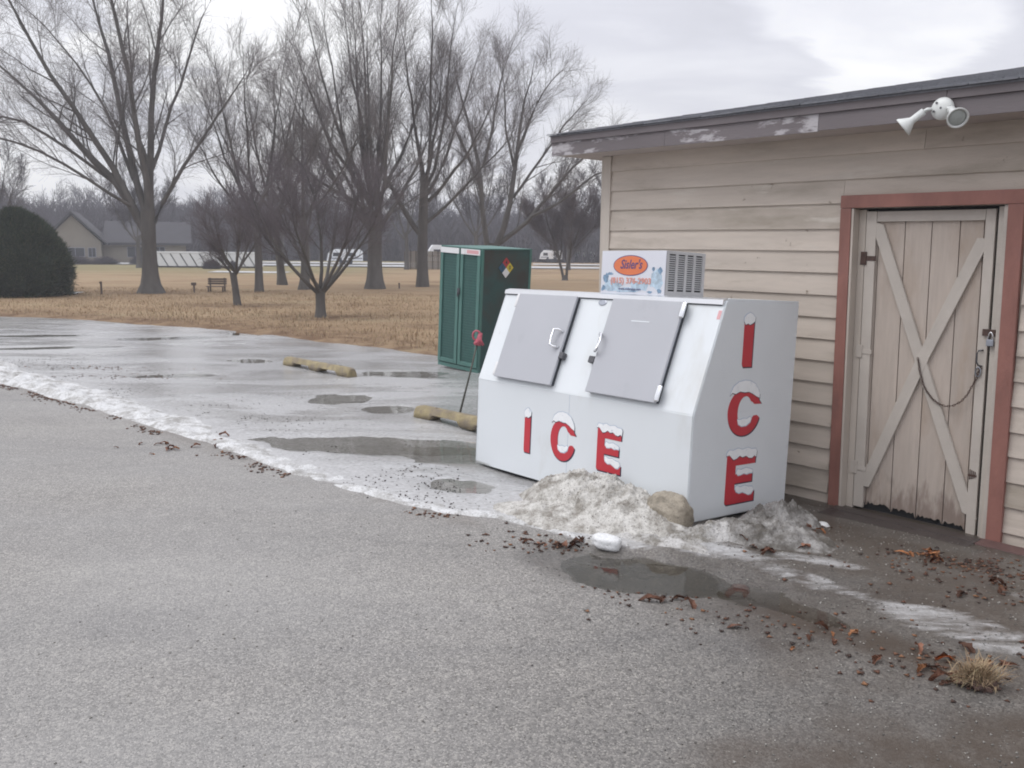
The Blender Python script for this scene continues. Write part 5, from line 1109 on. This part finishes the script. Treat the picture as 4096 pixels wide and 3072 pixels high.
def scatter_bits(name, label, cat, x, y, size, m, seed, flat=.5, zo=0.0):
    r = np.random.default_rng(seed); n = len(x); z = ground_z(x, y)+zo
    base = unit(np.array([(1, 1, 1), (-1, -1, 1), (-1, 1, -1), (1, -1, -1)], float)); s = size*r.uniform(.5, 1.3, n)
    q = r.normal(size=(n, 4)); q /= np.linalg.norm(q, axis=1)[:, None]; w_, a, b, c = q.T
    Rm = np.stack([1-2*(b*b+c*c), 2*(a*b-c*w_), 2*(a*c+b*w_), 2*(a*b+c*w_), 1-2*(a*a+c*c), 2*(b*c-a*w_), 2*(a*c-b*w_), 2*(b*c+a*w_), 1-2*(a*a+b*b)], 1).reshape(n, 3, 3)
    V = np.einsum('nij,kj->nki', Rm, base)*s[:, None, None]; V[:, :, 2] *= flat; V += np.stack([x, y, z+s*flat*.45], 1)[:, None, :]
    F = (np.arange(n)[:, None, None]*4+np.array([(0, 1, 2), (0, 3, 1), (0, 2, 3), (1, 3, 2)])[None]).reshape(-1, 3)
    return tag(mesh_np(name, V.reshape(-1, 3), F, m), label, cat, kind='stuff')
r = np.random.default_rng(31)
n = 9000; gx = r.uniform(-2.2, 4.2, n); gy = r.uniform(2.6, 7.0, n); k = r.random(n) < np.clip(.12+.9*ss(-.6, 2.2, gx), 0, 1); gx, gy = gx[k], gy[k]
k = facade_u(gx, gy) > .05; scatter_bits('gravel', 'loose pea gravel scattered over the worn pavement', 'gravel', gx[k], gy[k], .0065, M['stone'], 1, .7)
# leaf crumbs along the road side of the snow bank, round the heap and at the door
t = r.random(1500)*RL*.93; px = np.interp(t, rt, RP[:, 0]); py = np.interp(t, rt, RP[:, 1]); wv = np.interp(t, rt, wid)
clump = fbm(t, t*0, 1.7, 3, 93) > -.05; off = -(wv*.55+.02+np.abs(r.normal(size=1500))*.07); nrx = np.interp(t, rt, nr[:, 0]); nry = np.interp(t, rt, nr[:, 1])
lx, ly = (px+nrx*off)[clump], (py+nry*off)[clump]
def blob(cx, cy, sx, sy, n_): return r.normal(size=n_)*sx+cx, r.normal(size=n_)*sy+cy
for b_ in [(0.28, 5.52, .14, .05, 60), (.78, 4.68, .22, .06, 40), (1.35, 4.35, .35, .14, 70), (2.05, 3.85, .25, .12, 110), (2.9, 5.35, .22, .16, 160), (2.6, 5.2, .4, .25, 90), (3.0, 4.75, .3, .12, 90), (1.75, 5.65, .25, .12, 60), (2.0, 6.2, .15, .1, 70), (.0, 5.6, .2, .12, 30), (-5.6, 12.6, .5, .1, 60), (-6.6, 13.5, .5, .12, 70), (-5.0, 13.0, .8, .3, 30)]:
    a_, c_ = blob(*b_); lx = np.r_[lx, a_]; ly = np.r_[ly, c_]
k = facade_u(lx, ly) > .03; scatter_bits('leaf_litter', 'crumbled brown leaf litter along the snow bank and round the door', 'leaf litter', lx[k], ly[k], .018, M['litter'], 2, .35, .002)
n = 2600; t = RL*(.25+.75*r.random(n)); off = np.abs(r.normal(size=n))*.75; px = np.interp(t, rt, RP[:, 0])+np.interp(t, rt, nr[:, 0])*off; py = np.interp(t, rt, RP[:, 1])+np.interp(t, rt, nr[:, 1])*off
kk = fbm(px, py, 1.6, 3, 95) > .0; px, py = px[kk], py[kk]
a_, c_ = blob(-.4, 6.95, .35, .22, 220); px = np.r_[px, a_]; py = np.r_[py, c_]
k = (facade_u(px, py) > .1) & ~((px > -.4) & (py > 6.3)); scatter_bits('debris', 'dark grit and bits of bark frozen into the ice of the lot', 'debris', px[k], py[k], .0105, M['debris'], 3, .5, .001)

# single leaves big enough to pick out
def leaf_mesh(seed):
    rr = random.Random(seed); bm = bmesh.new(); n = 7; L = .05; rows = []
    for i in range(n):
        t = i/(n-1); w_ = .020*math.sin(math.pi*min(1, t*.93+.05))*(1 if i % 2 else .62); zc = .012*math.sin(t*math.pi*1.2)+rr.uniform(-.002, .003)
        rows.append([bm.verts.new((t*L*1.6-.04, -w_, zc+.012*rr.random())), bm.verts.new((t*L*1.6-.04, 0, zc)), bm.verts.new((t*L*1.6-.04, w_, zc+.014*rr.random()))])
    for A, B in zip(rows[:-1], rows[1:]):
        for k in range(2): bm.faces.new((A[k], A[k+1], B[k+1], B[k]))
    r_ = bmesh.ops.solidify(bm, geom=bm.faces[:], thickness=.0012)
    me = bpy.data.meshes.new('dead_leaf'); bm.to_mesh(me); bm.free(); return me
LM = [leaf_mesh(s) for s in range(3)]
for me in LM: me.materials.append(M['leaf'])
LMO = [m_.copy() for m_ in LM]
for me in LMO: me.materials[0] = M['leafo']
POSW = {}
def leaves(cnt, cx, cy, sx, sy, label, group, orange=0.0, scale=1.0):
    for k in range(cnt):
        x, y = random.gauss(cx, sx), random.gauss(cy, sy)
        if facade_u(x, y) < .06: continue
        me = (LMO if random.random() < orange else LM)[random.randrange(3)]
        o = bpy.data.objects.new('dead_leaf', me); C.objects.link(o)
        o.location = (x, y, float(ground_z(np.array([x]), np.array([y]))[0])+.004); s = scale*random.uniform(.5, 1.45); o.scale = (s, s*random.uniform(.7, 1.4), s*random.uniform(.5, 1.6))
        o.rotation_euler = (random.uniform(-.25, .25), random.uniform(-.25, .25), random.uniform(0, 6.28)); tag(o, label, 'leaf', group)
leaves(9, .25, 5.56, .12, .06, 'brown dead leaf on the gravel at the front edge of the freezer puddle', 'leaves at the freezer puddle', .2)
leaves(6, .80, 4.66, .12, .06, 'brown dead leaf lying past the near edge of the freezer puddle', 'leaves past the freezer puddle', .3, 1.2)
leaves(16, 2.72, 5.50, .12, .09, 'orange brown dead leaf heaped at the right end of the door board', 'leaves by the door board', .7)
leaves(12, 2.0, 6.05, .16, .10, 'dead leaf between the dirty heap and the shed door', 'leaves by the dirty heap', .2)
leaves(14, 2.05, 3.85, .18, .10, 'dark dead leaf beside the grass tuft at the lower right', 'leaves by the tuft', .1)
leaves(14, 3.0, 4.8, .22, .10, 'dead leaf on the gravel by the right edge, below the shed wall', 'leaves below the wall', .15)
leaves(16, -3.15, 8.25, .32, .22, 'brown dead leaf lying along the road side of the snow bank', 'leaves along the snow bank', .25)
leaves(8, 1.45, 4.2, .25, .12, 'brown dead leaf in the muddy wet strip', 'leaves in the muddy strip', .15)
leaves(8, 1.6, 5.45, .25, .12, 'brown dead leaf frozen on the dirty ice near the freezer end', 'leaves on the dirty ice', .1)

# grass tuft
tf = thing('grass_tuft', 'dry straw-coloured grass tuft with a dark root clod at the lower right', 'grass tuft', Matrix.Translation((2.07, 3.69, float(ground_z(np.array([2.07]), np.array([3.69]))[0]))))
bm = bmesh.new(); bmesh.ops.create_icosphere(bm, subdivisions=4, radius=1)
for v in bm.verts: v.co = Vector((v.co.x*.075, v.co.y*.06, max(v.co.z, -.3)*.05))*(1+.9*float(fbm(np.array(v.co.x*3), np.array(v.co.y*3+v.co.z*4), 1.4, 5, 5)))
bm_obj('root_clod', bm, M['rust'], tf, True)
rr_ = np.random.default_rng(3); n = 900; a_ = rr_.uniform(0, 2*np.pi, n); b0 = np.stack([rr_.normal(size=n)*.04, rr_.normal(size=n)*.028+.01, np.full(n, .035)], 1)
dr = np.stack([np.cos(a_)*.07, np.sin(a_)*.05, rr_.uniform(-.02, .075, n)], 1)*rr_.uniform(.4, 1.7, (n, 1)); sd_ = np.stack([-np.sin(a_), np.cos(a_), a_*0], 1)*.0014
V = np.stack([b0-sd_, b0+sd_, b0+dr*.6+np.array([0, 0, .012])+sd_, b0+dr*.6+np.array([0, 0, .012])-sd_, b0+dr], 1); F3 = (np.arange(n)[:, None, None]*5+np.array([(0, 1, 2), (0, 2, 3), (3, 2, 4)])[None]).reshape(-1, 3)
mesh_np('blades', V.reshape(-1, 3), F3, M['grassblade'], tf)

# ------------------------------------------------------------------ lawn furniture and far things
bn = thing('park_bench', 'dark wooden slatted bench on the lawn left of the small pruned tree', 'bench', Matrix.Translation((-11.6, 35.0, .03)) @ Matrix.Rotation(.1, 4, 'Z'))
for k in range(3): box('back_slat', (-.36, .36, .20+.02*k, .225+.02*k, .28+.085*k, .35+.085*k), M['wood'], bn)
for k in range(3): box('seat_slat', (-.36, .36, -.15+.12*k, -.05+.12*k, .20, .225), M['wood'], bn)
for sx in (-.30, .25):
    box('leg', (sx, sx+.05, -.14, -.08, -.02, .20), M['wood'], bn); box('leg', (sx, sx+.05, .226, .28, -.02, .54), M['wood'], bn)
def post_sign(label, x, y, h, w_, hh, cat='sign post'):
    p = thing('sign_post', label, cat, Matrix.Translation((x, y, .02))); box('post', (-.03, .03, -.02, .02, -.05, h), M['wood'], p); box('panel', (-w_/2, w_/2, -.045, -.021, h-hh, h), M['wood'], p, .005)
post_sign('thin little wooden marker post on the lawn beside the evergreen bush', -14.92, 32.44, .48, .09, .07)
post_sign('small wooden site marker post left of the bench', -12.19, 34.23, .40, .20, .11)
post_sign('low marker stub on the lawn between the two big maples', -4.9, 38.6, .28, .07, .06)
# far road and snow strips
def strip_sheet(name, x0, x1, y0, y1, z, m, seed):
    n = 80; x = np.linspace(x0, x1, n); a = y0+.8*fbm(x, x*0, .08, 3, seed); b = y1+.8*fbm(x, x*0+5, .08, 3, seed)
    V = np.vstack([np.stack([x, a, np.full(n, z)], 1), np.stack([x, b, np.full(n, z+.02)], 1)]); F = np.array([[k, k+1, n+k+1, n+k] for k in range(n-1)])
    return tag(mesh_np(name, V, F, m), kind='structure')
M['farroad'] = mat('far_wet_road', (0.42, 0.42, 0.42), 0.5, 0.1, .2)
strip_sheet('far_road', -90, 60, 75, 81, .13, M['farroad'], 3)
strip_sheet('snow_strip', -19.5, -14.5, 57, 59, .10, M['snow'], 4); strip_sheet('snow_strip', -27, -5.5, 85, 90, .16, M['snow'], 6); strip_sheet('snow_strip', -17.2, -15.6, 32.0, 32.5, .09, M['snow'], 8)
strip_sheet('snow_strip', 2, 40, 88, 92, .16, M['snow'], 9)

# long low rack of white slanted panels
rk = thing('panel_rack', 'long low row of bright white slanted panels far across the lawn', 'panel rack', Matrix.Translation((-22.9, 67.5, .08)) @ Matrix.Rotation(.12, 4, 'Z'))
box('top_rail', (-4.1, 3.7, -.12, .30, 1.06, 1.20), M['camper'], rk, .02); box('bottom_rail', (-4.1, 3.7, -.08, .22, .03, .12), M['dark'], rk); box('back_panel', (-4.05, 3.65, .31, .34, .1, 1.1), M['camperstripe'], rk)
for k in range(11):
    x = -4.05+k*.70; bm = bmesh.new(); bm_prism(bm, [(x, 1.05), (x+.60, 1.05), (x+1.12, .13), (x+.52, .13)], 'y', -.10+.002*(k % 2), -.02); bm_obj('panel', bm, M['camper'], rk)
    box('post', (x+.55, x+.60, .05, .12, -.1, 1.06), M['camperstripe'], rk)
# low dark shrubs before the rack
def dome_bush(label, x, y, rx, h, seed, m='fartwig'):
    r = np.random.default_rng(seed); n = 900; a = r.uniform(0, 6.28, n); e = np.arccos(r.random(n)); base = np.zeros((n, 3)); base[:, :2] = r.normal(size=(n, 2))*rx*.25
    tip = np.stack([np.cos(a)*np.sin(e)*rx, np.sin(a)*np.sin(e)*rx*.8, np.cos(e)*h], 1)*r.uniform(.6, 1.05, (n, 1)); P = np.stack([base, (base+tip)/2+r.normal(size=(n, 3))*.04, tip], 1)
    V, F = tubes(P, np.array([[.02, .014, .008]]).repeat(n, 0), 3); o = mesh_np('shrub', V, F, M[m]); o.location = (x, y, .08); tag(o, label, 'shrub', 'bare shrubs far back')
dome_bush('small dark bare shrub in front of the right part of the white row', -22.0, 65.5, .75, .75, 1); dome_bush('smaller dark shrub beside the other one before the white row', -20.6, 66.0, .5, .6, 2)
dome_bush('dark clipped shrub before the tan house wall', -36.5, 75, 1.5, .8, 3); dome_bush('dark low shrub under the house eave, right of the gable', -34.3, 75.5, 1.3, .7, 4); dome_bush('dark round shrub at the right end of the house', -31.5, 75.8, .9, .9, 5)

# house at the far left
hm = Matrix.Translation((-37.6, 79.5, .1)) @ Matrix.Rotation(.35, 4, 'Z')
ho = thing('house', 'tan house with a steep gable and long dark roof behind the evergreen bush', 'house', hm)
bm = bmesh.new(); bm_prism(bm, [(-3.3, -.3), (1.2, -.3), (1.2, 1.85), (-1.0, 4.1), (-3.3, 1.85)], 'y', -1.0, 6.0); bm_obj('gable_wall', bm, M['tan'], ho)
box('wall', (1.21, 8.2, .6, 5.5, -.3, 1.75), M['tan'], ho)
bm = bmesh.new(); bm_prism(bm, [(-3.7, 1.55), (-1.0, 4.2), (1.75, 1.55), (1.75, 1.75), (-1.0, 4.45), (-3.7, 1.75)], 'y', -1.35, 6.2); bm_obj('roof', bm, M['roofdark'], ho)
bm = bmesh.new(); bm_prism(bm, [(.1, 1.6), (.1, 1.8), (3.1, 3.75), (6.1, 1.8), (6.1, 1.6)], 'x', 1.3, 8.7); bm_obj('roof', bm, M['roofdark'], ho)
def window(x0, x1, y, z0, z1, par):
    f = box('window', (x0, x1, y-.06, y-.002, z0, z1), M['camperstripe'], par); n = 2
    for k in range(n): a = x0+.05+(x1-x0-.06)*k/n; box('pane', (a, a+(x1-x0-.06)/n-.04, y-.075, y-.061, z0+.05, z1-.05), M['glassdark'], f)
window(-1.6, -.1, -1.0, .55, 1.35, ho); window(.15, .8, -1.0, .5, 1.35, ho); window(3.2, 4.6, .6, .5, 1.45, ho); window(5.5, 6.4, .6, .5, 1.45, ho); box('door', (4.85, 5.3, .53, .599, -.1, 1.5), M['camperstripe'], ho)

# campers, a car and a grey shed beyond the trees
def camper(label, x, y, L, h, ang, stripe='camperstripe', name='camper_trailer'):
    h *= .92
    c = thing(name, label, 'camper', Matrix.Translation((x, y, .12)) @ Matrix.Rotation(ang, 4, 'Z'))
    bm = bmesh.new(); bm_prism(bm, [(0, .35), (0.15, h*.72), (.5, h), (L-.25, h), (L, h*.85), (L, .35)], 'y', 0, 2.1); bmesh.ops.bevel(bm, geom=[e for e in bm.edges], offset=.03, segments=1, affect='EDGES'); bm_obj('camper_body', bm, M['camper'], c)
    box('stripe', (.2, L-.05, -.012, -.002, h*.38, h*.46), M[stripe], c)
    for k in range(2): box('window', (L*(.18+.42*k), L*(.18+.42*k)+L*.2, -.02, -.002, h*.55, h*.78), M['glassdark'], c)
    box('door', (L*.42, L*.42+.55, -.022, -.002, .4, h*.85), M['white'], c)
    for k in (0, .8):
        bm = bmesh.new(); r = lathe(bm, [(0, .3), (.18, .3)], (L*.5+k*.75-.2, -.02, .3), (0, 1, 0), 16); bm.faces.new(r[0]); bm.faces.new(r[1]); bm_obj('wheel', bm, M['black'], c)
    return c
camper('white camper showing between the flared maple and the straight maple', -8.0, 84, 3.2, 2.0, .15)
camper('white camper seen just left of the green cabinet', -3.9, 86, 2.4, 2.0, .1)
camper('small white camper right of the green cabinet, next to the twin-stemmed tree', 3.0, 104, 2.6, 1.5, -.1)
camper('pale camper between the twin-stemmed tree and the shed corner', 6.6, 108, 3.6, 1.45, .2)
camper('grey white camper at the very edge of the shed wall', 10.6, 104, 2.4, 1.6, .1)
camper('white camper half hidden behind the straight trunk left of the crabapple', -16.6, 80, 3.2, 1.5, .2)
fs = thing('plank_shed', 'weathered grey plank enclosure beyond the flared maple', 'shed', Matrix.Translation((-8.6, 71, .1)))
for k in range(22): box('plank', (k*.145, k*.145+.13, 0, .03, -.1, 1.35+.03*random.random()), M['tan'] if k % 3 else M['wood'], fs)
box('rail', (0, 3.19, .031, .07, 1.0, 1.08), M['wood'], fs)
cr_ = thing('parked_car', 'dark parked car with a light roof between the campers and the straight maple', 'car', Matrix.Translation((-5.9, 74, .12)) @ Matrix.Rotation(.1, 4, 'Z'))
bm = bmesh.new(); bm_prism(bm, [(0, .3), (0, .75), (.9, .85), (1.5, 1.35), (3.0, 1.38), (3.7, .9), (4.1, .8), (4.1, .3)], 'y', 0, 1.7); bmesh.ops.bevel(bm, geom=bm.edges[:], offset=.05, segments=2, affect='EDGES'); bm_obj('car_body', bm, M['camperstripe'], cr_)
box('window', (1.55, 2.2, -.012, .03, .92, 1.25), M['glassdark'], cr_); box('window', (2.25, 2.95, -.012, .03, .92, 1.25), M['glassdark'], cr_)
for wx_ in (.8, 3.3):
    bm = bmesh.new(); rg = lathe(bm, [(0, .3), (.2, .3)], (wx_, -.03, .3), (0, 1, 0), 18); bm.faces.new(rg[0]); bm.faces.new(rg[1]); bm_obj('wheel', bm, M['black'], cr_)
for nm, dx in (('headlight', -.02), ('tail_light', 4.07)): box(nm, (dx, dx+.05, .1, .4, .6, .75), M['white'] if dx < 0 else M['redprint'], cr_)


# ------------------------------------------------------------------ air
HAZE = 0.0020
if HAZE:
    hm_ = bpy.data.materials.new('damp_air'); hm_.use_nodes = True; nt = hm_.node_tree; nt.nodes.clear()
    o_ = N(nt, 'ShaderNodeOutputMaterial'); v_ = N(nt, 'ShaderNodeVolumePrincipled'); v_.inputs['Density'].default_value = HAZE; v_.inputs['Color'].default_value = (0.93, 0.94, 1.0, 1); v_.inputs['Anisotropy'].default_value = 0.0
    link(nt, v_.outputs[0], o_.inputs['Volume'])
    tag(box('haze', (-1600, 1600, -400, 1900, -1.4, 16.5), hm_), kind='stuff')
